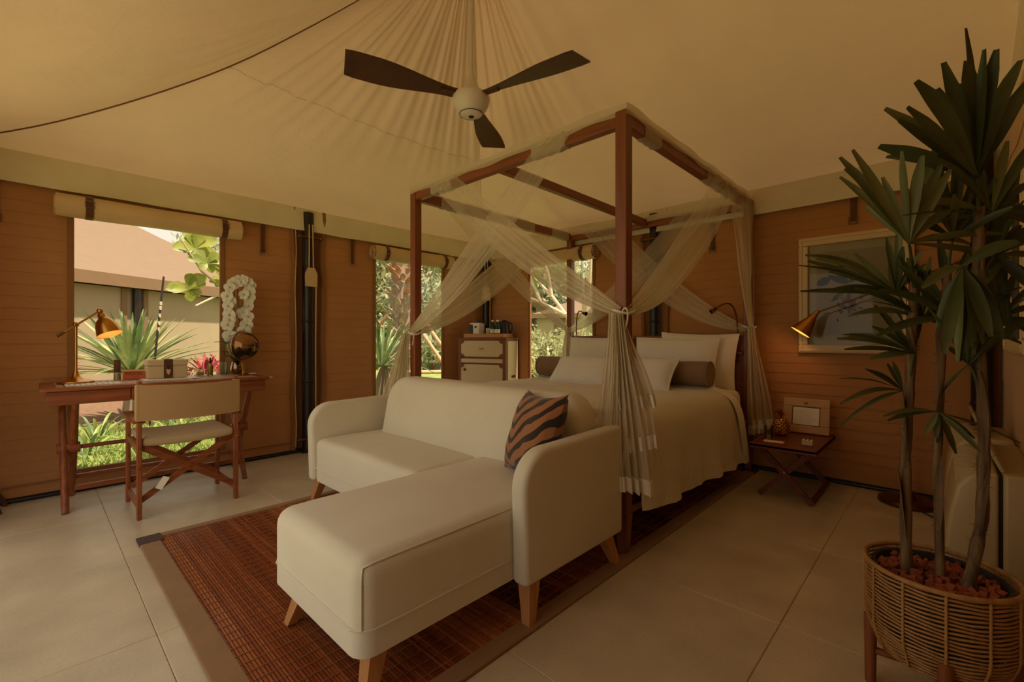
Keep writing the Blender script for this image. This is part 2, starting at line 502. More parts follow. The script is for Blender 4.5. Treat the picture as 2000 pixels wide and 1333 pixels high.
MB().tube([(XR - .02, YF + .02, .014), (XR - .02, YB - .02, .014)], .013, 8).build('bottom_rod', m_black, wr, 60)
# ground flaps that close the foot of each wall
for par, lo, hi in ((wl, (XL - .03, YF - .05, -.09), (XL + .008, YB + .05, .03)), (wb, (XL - .05, YB - .008, -.09), (XR + .05, YB + .03, .03)), (wr, (XR - .008, YF - .05, -.09), (XR + .03, YB + .05, .03))):
    MB().box(lo, hi).build('ground_flap', m_black, par)
for par, x, y in ((wl, XL - .012, YB + .012), (wb, XR + .012, YB + .012)):
    MB().box((x - .02, y - .02, 0), (x + .02, y + .02, ZW + .02)).build('corner_lap', m_hem, par)
MB().box((XL + .005, YF, .10), (XL + .016, 1.64, .106)).box((XL + .005, 1.95, .10), (XL + .016, YB, .106)).build('hem_seam', m_hem, wl)

# ---- ceiling: canvas drawn up to the peak over the fan; hipped on the left, ridge to the right gable
ZPK = 1.357
def ceil_h(tt): return ZW + .304 * tt + 1.053 * tt * tt
def ceil_pt(p, t):
    """p 0..1 front edge (right to left), 1..2 left edge, 2..3 back edge; t 0 at the edge .. 1 at the top"""
    k = min(2, int(p)); a = p - k
    XG = XR + .06; cs = [(XG, YF), (XL, YF), (XL, YB), (XG, YB)]
    c0, c1 = cs[k], cs[k + 1]
    ex, ey = lerp(c0[0], c1[0], a), lerp(c0[1], c1[1], a)
    gx = PK[0]; free = 0.
    if ex > PK[0]:
        free = (ex - PK[0]) / (XG - PK[0]); gx = PK[0] + (XG - PK[0]) * free ** 1.6
    tt = t * (.985 if free == 0 else 1.0)
    x, y = lerp(ex, gx, tt), lerp(ey, PK[1], tt)
    z = ceil_h(tt)
    aa = a if k == 1 else (.5 if ex > PK[0] else .5 * abs(ex - XL) / abs(PK[0] - XL))
    z -= .16 * math.sin(PI * aa) ** 1.2 * tt * (1 - tt) * (1 - free)
    am = smooth01((tt - .30) / .45) * (1 - .5 * smooth01((tt - .9) / .1)) * (1 - .85 * free)
    ph = (ex * 1.1 + ey * 1.1) if k == 1 else (ex * 1.1 - ey * 1.1)
    ph = p * 2.1
    z += am * (.014 * math.sin(21 * ph + 1.5 * math.sin(3 * ph)) + .009 * math.sin(57 * ph + 2.0 * math.sin(5 * ph)))
    z += .010 * mnoise.noise(Vector((x * 1.5, y * 1.5, 4.)))
    return (x, y, z)
NP, NT = 360, 34
mb = MB(); mb.grid(lambda u, v: ceil_pt(min(2.99999, u * 3), v ** .9), NP, NT)
ce = mb.build('ceiling', m_roof, None, 80); tag(ce, kind='structure')
MB().tube([Vector(ceil_pt(1.00001, i / 24)) - Vector((0, 0, .004)) for i in range(25)], .0045, 6).build('hip_cord', m_hip, ce, 60)
MB().tube([Vector(ceil_pt(2.00001, i / 24)) - Vector((0, 0, .001)) for i in range(25)], .003, 6).build('hip_cord', m_valance, ce, 60)
MB().lathe([(.05, 3.55), (.06, 3.58), (.06, 3.62), (.02, 3.63)], (PK[0], PK[1], 0), 20).build('peak_collar', m_white, ce, 50)
MB().tube([Vector(ceil_pt(1.0001 + .9998 * i / 40, .535)) - Vector((0, 0, .001)) for i in range(41)], .0022, 5).build('panel_seam', m_roof, ce, 60)
# gable canvas above the side wall
gb = MB()
gb.grid(lambda u, v: (XR + .02, lerp(YF - .03, YB + .03, u), lerp(ZW - .15, ceil_h(1 - min(1., abs(lerp(YF, YB, u) - PK[1]) / (YB - PK[1]))) + .06, v)), 24, 4)
gb.build('gable_panel', m_roof, wr, 60)
def valance(a0, a1, mapf, sd):
    mb = MB()
    def f(u, v):
        a = lerp(a0, a1, u); z = lerp(ZW + .01, ZV, v)
        o = .030 + .010 * v + v * .010 * mnoise.noise(Vector((a * 2.2, sd, 0)))
        return mapf(a, z + v * .006 * mnoise.noise(Vector((a * 3, sd, 7.))), o)
    mb.grid(f, int(abs(a1 - a0) * 14), 6)
    v = mb.build('valance', m_valance, ce, 60)
    h = MB()
    def g(u, w):
        p = Vector(f(u, lerp(.90, 1.0, w))); q = Vector(mapf(lerp(a0, a1, u), p.z, .0))
        d = Vector(mapf(0, 0, 1)) - Vector(mapf(0, 0, 0))
        return p + d * .003
    h.grid(g, int(abs(a1 - a0) * 14), 1); h.build('valance_hem', m_valance, v, 60)
valance(YF, YB, mW1, 1.); valance(XL, XR, mW2, 2.); valance(XL, XR, mW4, 4.)

# ================================================================== OUTSIDE
m_lawn = plain('lawn', srgb(134, 148, 78), .95, var=.3, vscale=2.5, bmp=.6, bscale=60.)
m_mulch = plain('mulch', srgb(120, 92, 70), .95, var=.35, vscale=14., bmp=.8, bscale=30.)
m_terr = plain('pale terrace stone', srgb(160, 144, 116), .7)
tag(MB().box((-50, -40, -.4), (40, 60, -.10)).build('ground', m_lawn), kind='structure')
tag(MB().box((-4.5, -7.0, -.099), (.6, -.5, -.02)).build('bounce_terrace', m_terr), kind='structure')  # unseen pale slab, added to bounce daylight in through the open front
tag(MB().box((-11.2, -1.2, -.099), (-7.4, 3.4, -.07), None).build('planting_bed', m_mulch), kind='structure')
# grass blades on the near lawn
rnd = random.Random(3)
gv = []; gf = []
for k in range(15000):
    x = -4.5 - 3.2 * rnd.random() ** 1.3; y = rnd.uniform(-.6, 5.2)
    h = rnd.uniform(.05, .13); a = rnd.random() * 6.28; ln = rnd.uniform(.2, .9) * h; wd = .005
    dx, dy = math.cos(a), math.sin(a); b = len(gv)
    gv += [(x - dy * wd, y + dx * wd, -.10), (x + dy * wd, y - dx * wd, -.10), (x + dx * ln * .5 + dy * wd * .7, y + dy * ln * .5 - dx * wd * .7, -.10 + h * .7), (x + dx * ln, y + dy * ln, -.10 + h)]
    gf += [(b, b + 1, b + 2), (b, b + 2, b + 3)]
m_grass = leafy('grass blade', srgb(122, 146, 66), srgb(190, 198, 118), .3, 3.)
gm = MB(); gm.v = gv; gm.f = gf
tag(one(gm, 'lawn_grass', m_grass, 'short green grass blades on the lawn outside the canvas wall', 'grass', (-5.5, 1.5, -.1)), kind='stuff')

# neighbouring tents
m_ntroof = plain('pink beige tent roof', srgb(126, 104, 84), .9, var=.04)
m_ntwall = fabric('cream tent wall', srgb(168, 150, 122), var=.04, vscale=2.)
m_ntval = fabric('tan tent valance', srgb(130, 102, 74), var=.05)
def tent(label, loc, rotz, L=7., W=6., group=None, apex=4.0, poles=(1.05, 3.9, 6.2)):
    t = thing('safari_tent', label, 'tent', loc, rotz, group)
    wb_ = MB()
    for k in range(26):
        z0 = k * .08
        wb_.box((-.02 - .008 * (k % 2), 0, z0), (.0, L, z0 + .08))
    wb_.box((-W, 0, 0), (-.02, L, 2.08)).build('wall', m_ntwall, t, local=True)
    o = .22; zt = 2.28; pk = (-W / 2, L / 2, apex); rb = MB()
    def rf(u, v):
        p = u * 4; k = min(3, int(p)); a = p - k
        cs = [(o, -o), (o, L + o), (-W - o, L + o), (-W - o, -o)]
        c0, c1 = cs[k], cs[(k + 1) % 4]
        ex, ey = lerp(c0[0], c1[0], a), lerp(c0[1], c1[1], a)
        return (lerp(ex, pk[0], v), lerp(ey, pk[1], v), zt + (pk[2] - zt) * (.62 * v + .38 * v * v))
    rb.grid(rf, 32, 8).build('roof', m_ntroof, t, 30, local=True)
    vb = MB().box((o - .01, -o, 2.08), (o + .01, L + o, zt + .01)).box((-W - o, -o - .01, 2.08), (o, -o + .01, zt + .01)).box((-W - o, L + o - .01, 2.08), (o, L + o + .01, zt + .01))
    vb.build('valance', m_ntval, t, local=True)
    for y in poles:
        MB().tube([(.06, y, 0), (.06, y, 2.2)], .075, 12).build('pole', m_pole, t, 60, local=True)
        for s in (-1, 1):
            MB().rbox((.0, y + s * .2 - .05, 0), (.03, y + s * .2 + .05, 2.08), .01, 2).build('pole_panel', m_ntval, t, local=True)
    return t
tent('pink beige roofed tent with cream banded wall behind the spiky plant', (-8.31, -2.77, -.1), math.radians(33), 10.0, 6., None, 4.7, (1.5, 4.87, 8.4))
tent('distant tent with pale pink roof seen past pale bare branches', (-13.6, 16.0, -.1), math.radians(-60), 6.0)

# leaf helpers
def blade(mb, base, tip, wd, sag=.15, fold=.3, n=8, roll=0., shape='lance', jag=False):
    """long leaf from base to tip, arching and V-folded"""
    base, tip = Vector(base), Vector(tip); ax = tip - base; L = ax.length
    t = ax.normalized(); up = Vector((0, 0, 1))
    s = t.cross(up)
    if s.length < 1e-3: s = Vector((1, 0, 0))
    s.normalize(); nrm = s.cross(t).normalized()
    if roll:
        q = Matrix.Rotation(roll, 3, t); s = q @ s; nrm = q @ nrm
    vs = []; fs = []
    for i in range(n + 1):
        u = i / n
        if shape == 'lance': w_ = wd * (math.sin(PI * min(1, .12 + .86 * u)) ** .75) * (1 if u < .97 else .5)
        elif shape == 'palm': w_ = wd * (.22 + .78 * smooth01(u / .45)) * (1 if u < .72 else lerp(1, .34, (u - .72) / .28))
        else: w_ = wd * (1 - u) ** .55 * (.7 + .3 * smooth01(u / .2))
        c = base + ax * u + Vector((0, 0, 1)) * sag * L * math.sin(PI * u) - Vector((0, 0, 1)) * sag * L * .35 * u * u
        lift = nrm * fold * w_
        vs += [c - s * w_ + lift, c - s * w_ * .5 + lift * .35, c, c + s * w_ * .5 + lift * .35, c + s * w_ + lift]
    for i in range(n):
        for k in range(4):
            p = i * 5 + k; fs.append((p, p + 1, p + 6, p + 5))
    mb.add(vs, fs)
m_agave = leafy('variegated agave leaf', srgb(96, 120, 66), srgb(186, 190, 126), .2, 3.)
m_agave2 = leafy('dark agave leaf', srgb(72, 100, 64), srgb(128, 150, 96), .2, 3.)
m_red = leafy('red cordyline leaf', srgb(170, 60, 66), srgb(216, 116, 112), .3, 6.)
m_dkred = leafy('maroon leaf', srgb(88, 40, 44), srgb(150, 70, 66), .3, 6.)
m_fig = leafy('fig leaf', srgb(112, 128, 44), srgb(178, 180, 78), .4, 5.)
m_tree = leafy('tree leaf', srgb(138, 146, 98), srgb(204, 200, 150), .45, .8)
m_tree2 = leafy('grey green tree leaf', srgb(140, 148, 118), srgb(198, 198, 162), .45, .8)
m_bark = wood('bark', srgb(120, 98, 80), srgb(166, 144, 120), 2, .9, .5)
m_pale = plain('pale branch bark', srgb(206, 184, 156), .9)
m_plank = wood('pale timber', srgb(190, 148, 112), srgb(216, 178, 140), 0, .8)
def rosette(name, label, cat, loc, n, L, wd, mats, lo=-.1, hi=1.35, trunk=0., group=None, seed=0, sag=.05):
    t = thing(name, label, cat, loc, 0, group); r = random.Random(seed)
    if trunk: MB().tube([(0, 0, 0), (.02, .01, trunk * .5), (0, 0, trunk)], [.12, .1, .09], 10).build('stem', m_bark, t, 60, local=True)
    for k in range(n):
        f = k / n; el = lerp(lo, hi, f ** .85) + r.uniform(-.08, .08); az = k * 2.399 + r.uniform(-.15, .15)
        l = L * r.uniform(.82, 1.05) * (1.0 if el < 1.0 else .85)
        b = Vector((math.cos(az) * .05, math.sin(az) * .05, trunk))
        e = b + Vector((math.cos(el) * math.cos(az), math.cos(el) * math.sin(az), math.sin(el))) * l
        mb = MB(); blade(mb, b, e, wd, sag, .45, 7); mb.build('leaf', mats[k % len(mats)], t, 70, local=True)
    return t
rosette('agave_plant', 'large variegated spiky agave in front of the neighbouring tent', 'plant', (-8.15, .95, -.08), 92, 1.08, .030, [m_agave, m_agave2, m_agave], -.15, 1.5, .66, seed=2)
rosette('yucca_plant', 'spiky grey-green yucca close outside the canvas wall beside the palm trunk', 'plant', (-5.60, 3.30, -.1), 60, .82, .019, [m_agave2, m_agave], -.75, 1.4, .78, seed=5, sag=.10)
for k, (x, y, s) in enumerate(((-8.7, 1.95, 1.), (-8.3, 2.25, .9), (-8.9, 2.7, 1.1), (-8.5, 1.6, .8), (-9.2, 2.3, 1.), (-9.3, .2, 1.), (-8.5, .15, .9), (-8.2, 2.65, .8))):
    rosette('cordyline_plant', 'red-leaved cordyline in the bed outside, growing about the spiky agave', 'plant', (x, y, -.08), 18, .44 * s, .032, [m_red, m_dkred, m_red], .2, 1.4, .56 * s, 'red cordylines in the bed', seed=20 + k)
def ground_tuft(k, x, y):
    rosette('strap_leaf_plant', 'low arching strap-leaved plant on the lawn under the desk window', 'plant', (x, y, -.1), 14, .42, .016, [m_agave2, m_grass], .25, 1.2, 0., 'strap-leaved plants on the lawn', seed=40 + k, sag=.18)
for k, (x, y) in enumerate(((-5.5, .75), (-5.9, .35), (-6.3, 1.15), (-6.9, .5))): ground_tuft(k, x, y)
MB_st = MB().tube([(-7.3, 1.02, -.1), (-7.4, 1.10, .9), (-7.5, 1.20, 1.88)], [.013, .013, .012], 8)
st = thing('garden_stake', 'thin dark garden stake with pale bands leaning behind the agave', 'stake', (-7.3, 1.02, -.1))
MB_st.build('rod', m_pole, st, 60)
for z in (1.18, 1.26, 1.36, 1.46, 1.52):
    f = (z + .1) / 2.02; c = (lerp(-7.3, -7.5, f), lerp(1.02, 1.20, f))
    MB().tube([(c[0], c[1], z - .025), (c[0], c[1], z + .025)], .0145, 8).build('band', m_pale, st, 60)

# fig branch reaching across the first window
fg = thing('fig_tree', 'fig branch with big yellow-green leaves outside the desk window', 'tree', (-7, 2.28, -0.10))
trunkp = [(-7, 2.28, -0.10), (-6.95, 2.24, 1.08), (-6.9, 2.13, 1.68)]
MB().tube(trunkp, [.05, .04, .03], 8).build('trunk', m_pale, fg, 60)
brs = [[(-6.9, 2.13, 1.68), (-6.75, 1.78, 1.63), (-6.7, 1.53, 1.60)], [(-6.9, 2.13, 1.68), (-6.7, 1.68, 1.93), (-6.6, 1.33, 2.33)],
       [(-6.75, 1.78, 1.63), (-6.6, 1.43, 1.88), (-6.5, 1.20, 2.23)], [(-6.9, 2.18, 1.58), (-6.8, 2.03, 2.18), (-6.8, 1.93, 2.78)], [(-6.72, 1.63, 1.61), (-6.65, 1.38, 1.46)]]
for b in brs: MB().tube(b, [.016, .012, .008][:len(b)], 6).build('branch', m_pale, fg, 60)
def fig_leaf(c, tip, wd):
    c, tip = Vector(c), Vector(tip); mb = MB(); ax = tip - c; L = ax.length; t = ax.normalized()
    vw = (Vector((0, 0, 1.06)) - c).normalized(); s = t.cross(vw + Vector((.2, .1, .5))).normalized(); nn = s.cross(t)
    vs = []; fs = []; n = 8
    for i in range(n + 1):
        u = i / n; w_ = wd * (math.sin(PI * (u ** 1.5) * .97 + .03) ** .7 + .04)
        p = c + ax * u + Vector((0, 0, .12 * L * math.sin(PI * u)))
        vs += [p - s * w_ + nn * .25 * w_, p, p + s * w_ + nn * .25 * w_]
    for i in range(n):
        q = i * 3; fs += [(q, q + 1, q + 4, q + 3), (q + 1, q + 2, q + 5, q + 4)]
    mb.add(vs, fs).build('leaf', m_fig, fg, 70)
rr = random.Random(9)
for cx, cy, cz, nn_ in ((-6.65, 1.30, 1.65, 9), (-6.6, 1.36, 2.15, 9), (-6.7, 1.68, 1.80, 7), (-6.55, 1.48, 1.98, 7)):
    for k in range(nn_):
        a = k * 6.28 / nn_ + rr.random(); l = rr.uniform(.16, .27)
        fig_leaf((cx, cy, cz), (cx + .25 * l * math.sin(a * 2), cy + l * math.cos(a), cz + l * .8 * math.sin(a) + .03), .07 * l / .25)

# leafy trees and hedges: crowns of small leaves
def crown_mesh(name, m, n, R, seed, leaf=.12, clumps=9):
    r = random.Random(seed); v = []; f = []
    cl = []
    for k in range(clumps):
        d = Vector((r.gauss(0, 1), r.gauss(0, 1), r.gauss(0, 1))).normalized() * r.random() ** .4
        cl.append((Vector((d.x * R[0] * .7, d.y * R[1] * .7, d.z * R[2] * .7)), r.uniform(.35, .55)))
    for k in range(n):
        c, s = r.choice(cl)
        d = Vector((r.gauss(0, 1), r.gauss(0, 1), r.gauss(0, 1))).normalized() * (.6 + .4 * r.random())
        p = c + Vector((d.x * R[0] * s, d.y * R[1] * s, d.z * R[2] * s))
        a = Vector((r.gauss(0, 1), r.gauss(0, 1), r.gauss(0, 1))).normalized(); b = a.cross(Vector((r.gauss(0, 1), r.gauss(0, 1), r.gauss(0, 1)))).normalized()
        l = leaf * r.uniform(.6, 1.3); q = len(v)
        v += [tuple(p - a * l), tuple(p + b * l * .4), tuple(p + a * l), tuple(p - b * l * .4)]; f.append((q, q + 1, q + 2, q + 3))
    mb = MB(); mb.v = v; mb.f = f
    return mb.mesh(name, m)
cr1 = crown_mesh('crown', m_tree, 4200, (2.6, 2.6, 2.4), 1, .14, 12)
cr2 = crown_mesh('crown', m_tree2, 4200, (2.2, 2.2, 2.8), 2, .12, 12)
hedge = crown_mesh('foliage', m_tree, 2600, (1.0, 1.0, .75), 3, .07, 10)
def tree(label, loc, crown, h, s=1., group=None):
    t = thing('garden_tree', label, 'tree', loc, random.random() * 6, group)
    MB().tube([(0, 0, 0), (.1, .05, h * .5), (0, .1, h)], [.16 * s, .12 * s, .08 * s], 8).build('trunk', m_bark, t, 60, local=True)
    for a in (0, 2.1, 4.2):
        MB().tube([(0, .05, h * .7), (.7 * math.cos(a), .7 * math.sin(a), h * 1.05), (1.3 * s * math.cos(a), 1.3 * s * math.sin(a), h * 1.3)], [.07, .05, .02], 6).build('branch', m_bark, t, 60, local=True)
    c = D.objects.new('crown', crown); COL.objects.link(c); c.parent = t; c.location = (0, 0, h * 1.15); c.scale = (s, s, s)
G = 'trees behind the lawn'
LT = 'leafy olive-green tree standing beyond the lawn and the propped palm'
for (x, y, c, h, s) in ((-15.5, 8.0, cr1, 2.2, 1.1), (-13.5, 10.2, cr2, 2.6, 1.1), (-17.5, 10.6, cr1, 3.4, 1.5), (-14.8, 13.2, cr1, 2.0, 1.0), (-20., 14.5, cr2, 4.2, 1.9), (-20.5, 8.8, cr2, 4.0, 1.7)):
    tree(LT, (x, y, -.1), c, h, s, G)
tree('blue-green tree rising behind the roof of the cream tent', (-17.5, 5.4, -.1), cr2, 4.6, 1.35)
LT3 = 'grey-green tree beyond the hedge and the distant pink-roofed tent'
for (x, y, c, h, s) in ((-15.5, 23., cr2, 3.4, 1.7), (-19., 22., cr1, 3.6, 1.8), (-12., 25., cr1, 3.8, 1.8), (-21.5, 27., cr2, 5., 2.4), (-14., 28., cr2, 5., 2.4)):
    tree(LT3, (x, y, -.1), c, h, s, 'trees behind the distant tent')
def hedge_bush(loc, s):
    t = thing('hedge_bush', 'bright green bush below the window beside the headboard', 'bush', loc, random.random() * 6, 'hedge bushes behind the bed window')
    MB().tube([(0, 0, 0), (0, 0, .9 * s)], .03, 6).build('stem', m_bark, t, 60, local=True)
    c = D.objects.new('foliage', hedge); COL.objects.link(c); c.parent = t; c.location = (0, 0, .68 * s); c.scale = (s, s, s)
for x, y, s in ((-6.6, 7.6, 1.05), (-5.6, 8.1, 1.0), (-7.6, 8.4, 1.1), (-4.7, 8.0, 1.0), (-6.2, 9.2, 1.1), (-5.0, 9.3, 1.1), (-8.8, 8.9, 1.)): hedge_bush((x, y, -.1), s)
fr = thing('frangipani_tree', 'pale bare branching tree outside the window by the headboard', 'tree', (-4.9, 7.2, -.1))
for b in ([(-4.9, 7.2, -.1), (-5.0, 7.1, .9), (-5.15, 6.9, 1.5)], [(-5.15, 6.9, 1.5), (-5.5, 6.9, 1.9), (-5.85, 6.8, 2.25)], [(-5.15, 6.9, 1.5), (-5.6, 6.7, 1.75), (-6.1, 6.6, 1.95)],
          [(-5.0, 7.1, .9), (-4.75, 6.9, 1.4), (-4.7, 6.8, 2.2)], [(-4.75, 6.9, 1.4), (-4.5, 6.7, 1.9), (-4.45, 6.7, 2.5)], [(-5.5, 6.9, 1.9), (-5.5, 6.8, 2.3), (-5.6, 6.7, 2.7)], [(-5.6, 6.7, 1.75), (-5.9, 6.8, 2.2), (-6.0, 6.8, 2.6)]):
    MB().tube(b, [.04, .032, .024], 7).build('branch', m_pale, fr, 60)
for k in range(14):
    a = k * 1.3; mb = MB(); blade(mb, (-5.85, 6.8, 2.3), (-5.85 + .3 * math.cos(a), 6.8 + .1 * math.sin(a * 2), 2.3 + .3 * math.sin(a)), .04, .1, .2, 6); mb.build('leaf', m_fig, fr, 70)

# palm trunk with old leaf bases, held by timber props
pm = thing('palm_trunk', 'stout palm trunk covered in shaggy old leaf bases', 'tree', (-7.35, 4.80, -.1))
MB().tube([(-7.35, 4.80, -.1), (-7.35, 4.80, 1.6), (-7.32, 4.80, 4.2)], [.24, .23, .24], 14).build('trunk', m_bark, pm, 60)
m_boot = plain('leaf base fibre', srgb(162, 148, 132), .95, var=.4, vscale=9.)
m_boot2 = plain('orange leaf base', srgb(166, 118, 82), .95, var=.3, vscale=9.)
rb_ = random.Random(4)
for i in range(26):
    for k in range(9):
        a = k * 6.283 / 9 + (i % 2) * .35 + rb_.uniform(-.1, .1); z = .15 + i * .115 + rb_.uniform(-.06, .06)
        if math.cos(a - math.radians(-32)) < -.35: continue
        c = Vector((-7.35 + .225 * math.cos(a), 4.80 + .225 * math.sin(a), z)); o = Vector((math.cos(a), math.sin(a), 0)); l = rb_.uniform(.06, .17)
        s = Vector((-o.y, o.x, 0)) * .045
        mb = MB().add([c - s, c + s, c + o * l * .7 + s * .8 + Vector((0, 0, l * .6)), c + o * l * .7 - s * .8 + Vector((0, 0, l * .6)), c - s + Vector((0, 0, .06)), c + s + Vector((0, 0, .06)), c + o * l + Vector((0, 0, l * .95))],
                      [(0, 1, 2, 3), (0, 3, 4), (1, 5, 2), (3, 2, 6), (4, 3, 6), (5, 6, 2), (4, 6, 5)])
        mb.build('leaf_base', m_boot2 if (z > 2.15 or rb_.random() < .15) else m_boot, pm)
LPR = 'pale timber prop lashed round the shaggy palm trunk'
for a, b in (((-7.55, 4.45, 1.28), (-6.85, 5.05, 1.28)), ((-7.75, 4.1, .44), (-6.4, 5.55, .44)), ((-7.8, 4.4, .42), (-6.75, 5.75, .42)), ((-7.2, 4.95, 1.36), (-6.45, 5.62, -.1)), ((-7.1, 5.1, 1.36), (-6.35, 5.85, -.1)), ((-7.6, 4.45, 1.34), (-7.3, 4.7, 1.75))):
    one(MB().tube([a, b], .035, 8), 'timber_prop', m_plank, LPR, 'prop', b, 'timber props at the palm', 60)
# ================================================================== LARGE FURNITURE
def soft_prism(mb, poly, fn, d0, d1, r=.03, seg=3, ang=25):
    t = MB().prism(poly, fn, d0, d1)
    bm = bmesh.new(); vs = [bm.verts.new(v) for v in t.v]
    for f in t.f: bm.faces.new([vs[i] for i in f])
    bmesh.ops.recalc_face_normals(bm, faces=bm.faces[:])
    es = [e for e in bm.edges if len(e.link_faces) == 2 and e.calc_face_angle(0) > math.radians(ang)]
    bmesh.ops.bevel(bm, geom=es, offset=r, segments=seg, profile=.5, affect='EDGES')
    bm.verts.index_update()
    mb.add([v.co.copy() for v in bm.verts], [tuple(v.index for v in f.verts) for f in bm.faces]); bm.free()
    return mb
def frustum(mb, a, b, wa, wb):
    a, b = Vector(a), Vector(b); vs = []
    for p, w in ((a, wa), (b, wb)):
        for i, j in ((-1, -1), (1, -1), (1, 1), (-1, 1)): vs.append(p + Vector((i * w / 2, j * w / 2, 0)))
    return mb.add(vs, [(3,2,1,0),(4,5,6,7),(0,1,5,4),(1,2,6,5),(2,3,7,6),(3,0,4,7)])
def arc(cx, cy, r, a0, a1, n):
    return [(cx + r * math.cos(lerp(a0, a1, i / n)), cy + r * math.sin(lerp(a0, a1, i / n))) for i in range(n + 1)]

# ---- bamboo rug
RX0, RX1, RY0, RY1 = -3.06, -1.07, .375, 4.00
rug = thing('bamboo_rug', 'brown bamboo slat rug with tan cloth border under sofa and bed', 'rug', ((RX0 + RX1) / 2, RY0, 0))
def rug_mat():
    m, nt, b = new_mat('bamboo slat'); at = nt.nodes.new('ShaderNodeAttribute'); at.attribute_name = 'dens'
    n = tex_noise(nt, 1., 3., (3., 60., 1.)); ad = nt.nodes.new('ShaderNodeMath'); ad.operation = 'MULTIPLY_ADD'; ad.inputs[1].default_value = .5
    nt.links.new(n.outputs[0], ad.inputs[0]); nt.links.new(at.outputs['Fac'], ad.inputs[2])
    r = ramp(nt, ad.outputs[0], [(.2, rgba(srgb(78, 32, 16))), (.65, rgba(srgb(148, 72, 34))), (1.0, rgba(srgb(196, 116, 62)))])
    nt.links.new(r.outputs[0], b.inputs['Base Color']); b.inputs['Roughness'].default_value = .30
    return m
m_slat = rug_mat()
m_rugb = fabric('tan rug border', srgb(150, 112, 72), var=.08, vscale=8.)
m_rugc = fabric('dark rug corner', srgb(72, 42, 28))
sl = MB(); sl.dens = []; r_ = random.Random(6); y = RY0 + .06; band = .5
while y < RY1 - .05:
    wd = r_.choice((.007, .008, .009)); zt = .0095 + r_.uniform(-.0012, .0012)
    if r_.random() < .06: band = r_.uniform(.05, .75)
    val = max(0, min(.8, band * .6 + r_.uniform(0, .35)))
    sl.box((RX0 + .03, y, .003), (RX1 - .05, y + wd, zt)); sl.dens += [val] * 8
    y += wd + .0028
sb = sl.build('bamboo_slats', m_slat, rug); tag(sb, kind='stuff')
st_ = MB()
x = RX0 + .07
while x < RX1 - .08:
    st_.box((x, RY0 + .06, .004), (x + .0022, RY1 - .05, .0118)); x += .052
tag(st_.build('binding_strings', m_rugb, rug), kind='stuff')
MB().box((RX0 + .02, RY0 + .04, .001), (RX1 - .02, RY1 - .02, .003)).build('backing', m_rugc, rug)
for lo, hi in (((RX0, RY0, .001), (RX1, RY0 + .085, .0135)), ((RX0, RY0 + .085, .001), (RX0 + .05, RY1, .0135)), ((RX1 - .07, RY0 + .085, .001), (RX1, RY1, .0135)), ((RX0 + .05, RY1 - .08, .001), (RX1 - .07, RY1, .0135))):
    MB().rbox(lo, hi, .004, 2).build('border', m_rugb, rug)
for cx, cy in ((RX0, RY0), (RX1 - .11, RY0), (RX0, RY1 - .12), (RX1 - .11, RY1 - .12)):
    MB().rbox((cx - .003, cy - .003, .001), (cx + .113, cy + .10, .0155), .004, 2).build('corner_patch', m_rugc, rug)

# ---- sectional sofa
sofa = thing('sectional_sofa', 'cream fabric sectional sofa with chaise on pale wood legs', 'sofa', (-2.0, 1.25, 0))
SY0, SY1 = 1.21, 1.88
def puff(p):   # soft crown on top of cushions
    return p
def cushion(name, lo, hi, r, crown=.012, m=m_sofa, cuts=(10, 8, 1)):
    """block with soft top edges; its lower rounding is cut off flat"""
    cx, cy = (lo[0] + hi[0]) / 2, (lo[1] + hi[1]) / 2; hx, hy = (hi[0] - lo[0]) / 2, (hi[1] - lo[1]) / 2
    def fn(p):
        u, v = (p.x - cx) / hx, (p.y - cy) / hy; k = smooth01((p.z - lo[2]) / (hi[2] - lo[2]))
        return (p.x, p.y, max(lo[2], p.z) + crown * k * (1 - u * u) * (1 - v * v) + .003 * k * mnoise.noise(Vector((p.x * 6, p.y * 6, 1.))))
    return MB().rbox((lo[0], lo[1], lo[2] - r * 1.2), hi, r, 5, fn=fn, cuts=cuts).build(name, m, sofa, 50)
cushion('seat', (-2.89, SY0 + .02, .165), (-1.80, 1.78, .425), .045)
cushion('chaise', (-1.81, .615, .165), (-1.16, 1.78, .435), .055, .02)
def seam(pts): MB().tube(pts, .0035, 6).build('piping', m_sofa, sofa, 60)
seam([(-2.89, SY0 + .019, .243), (-1.81, SY0 + .019, .243)])
seam([(-1.812, SY0, .243), (-1.812, .66, .243), (-1.795, .630, .243), (-1.765, .613, .243), (-1.205, .613, .243), (-1.175, .630, .243), (-1.158, .66, .243), (-1.158, SY0, .243)])
seam([(-1.1748, .6298, .245), (-1.1748, .6298, .375), (-1.1775, .6325, .396), (-1.1822, .6378, .4135), (-1.1772, .668, .4205), (-1.1765, .72, .4215), (-1.1765, SY0 + .02, .4225)])
# arms: profile in the y-z plane with a large rounded front
def arm(x0, x1):
    poly = [(SY0 + .02, .155), (SY1 + .02, .155), (SY1 + .025, .66)] + arc(SY0 + .19, .63 - .17, .17, PI * .46, PI, 8)
    poly = [(SY0 + .01, .155), (SY1 + .02, .155), (SY1 + .02, .655)] + [(SY0 + .20, .645)] + arc(SY0 + .14, .505, .14, PI * .5, PI, 8)
    mb = soft_prism(MB(), poly, lambda u, v, d: (d, u, v), x0, x1, .022, 4, 35)
    return mb.build('arm', m_sofa, sofa, 50)
arm(-1.160, -1.085); arm(-2.965, -2.890)
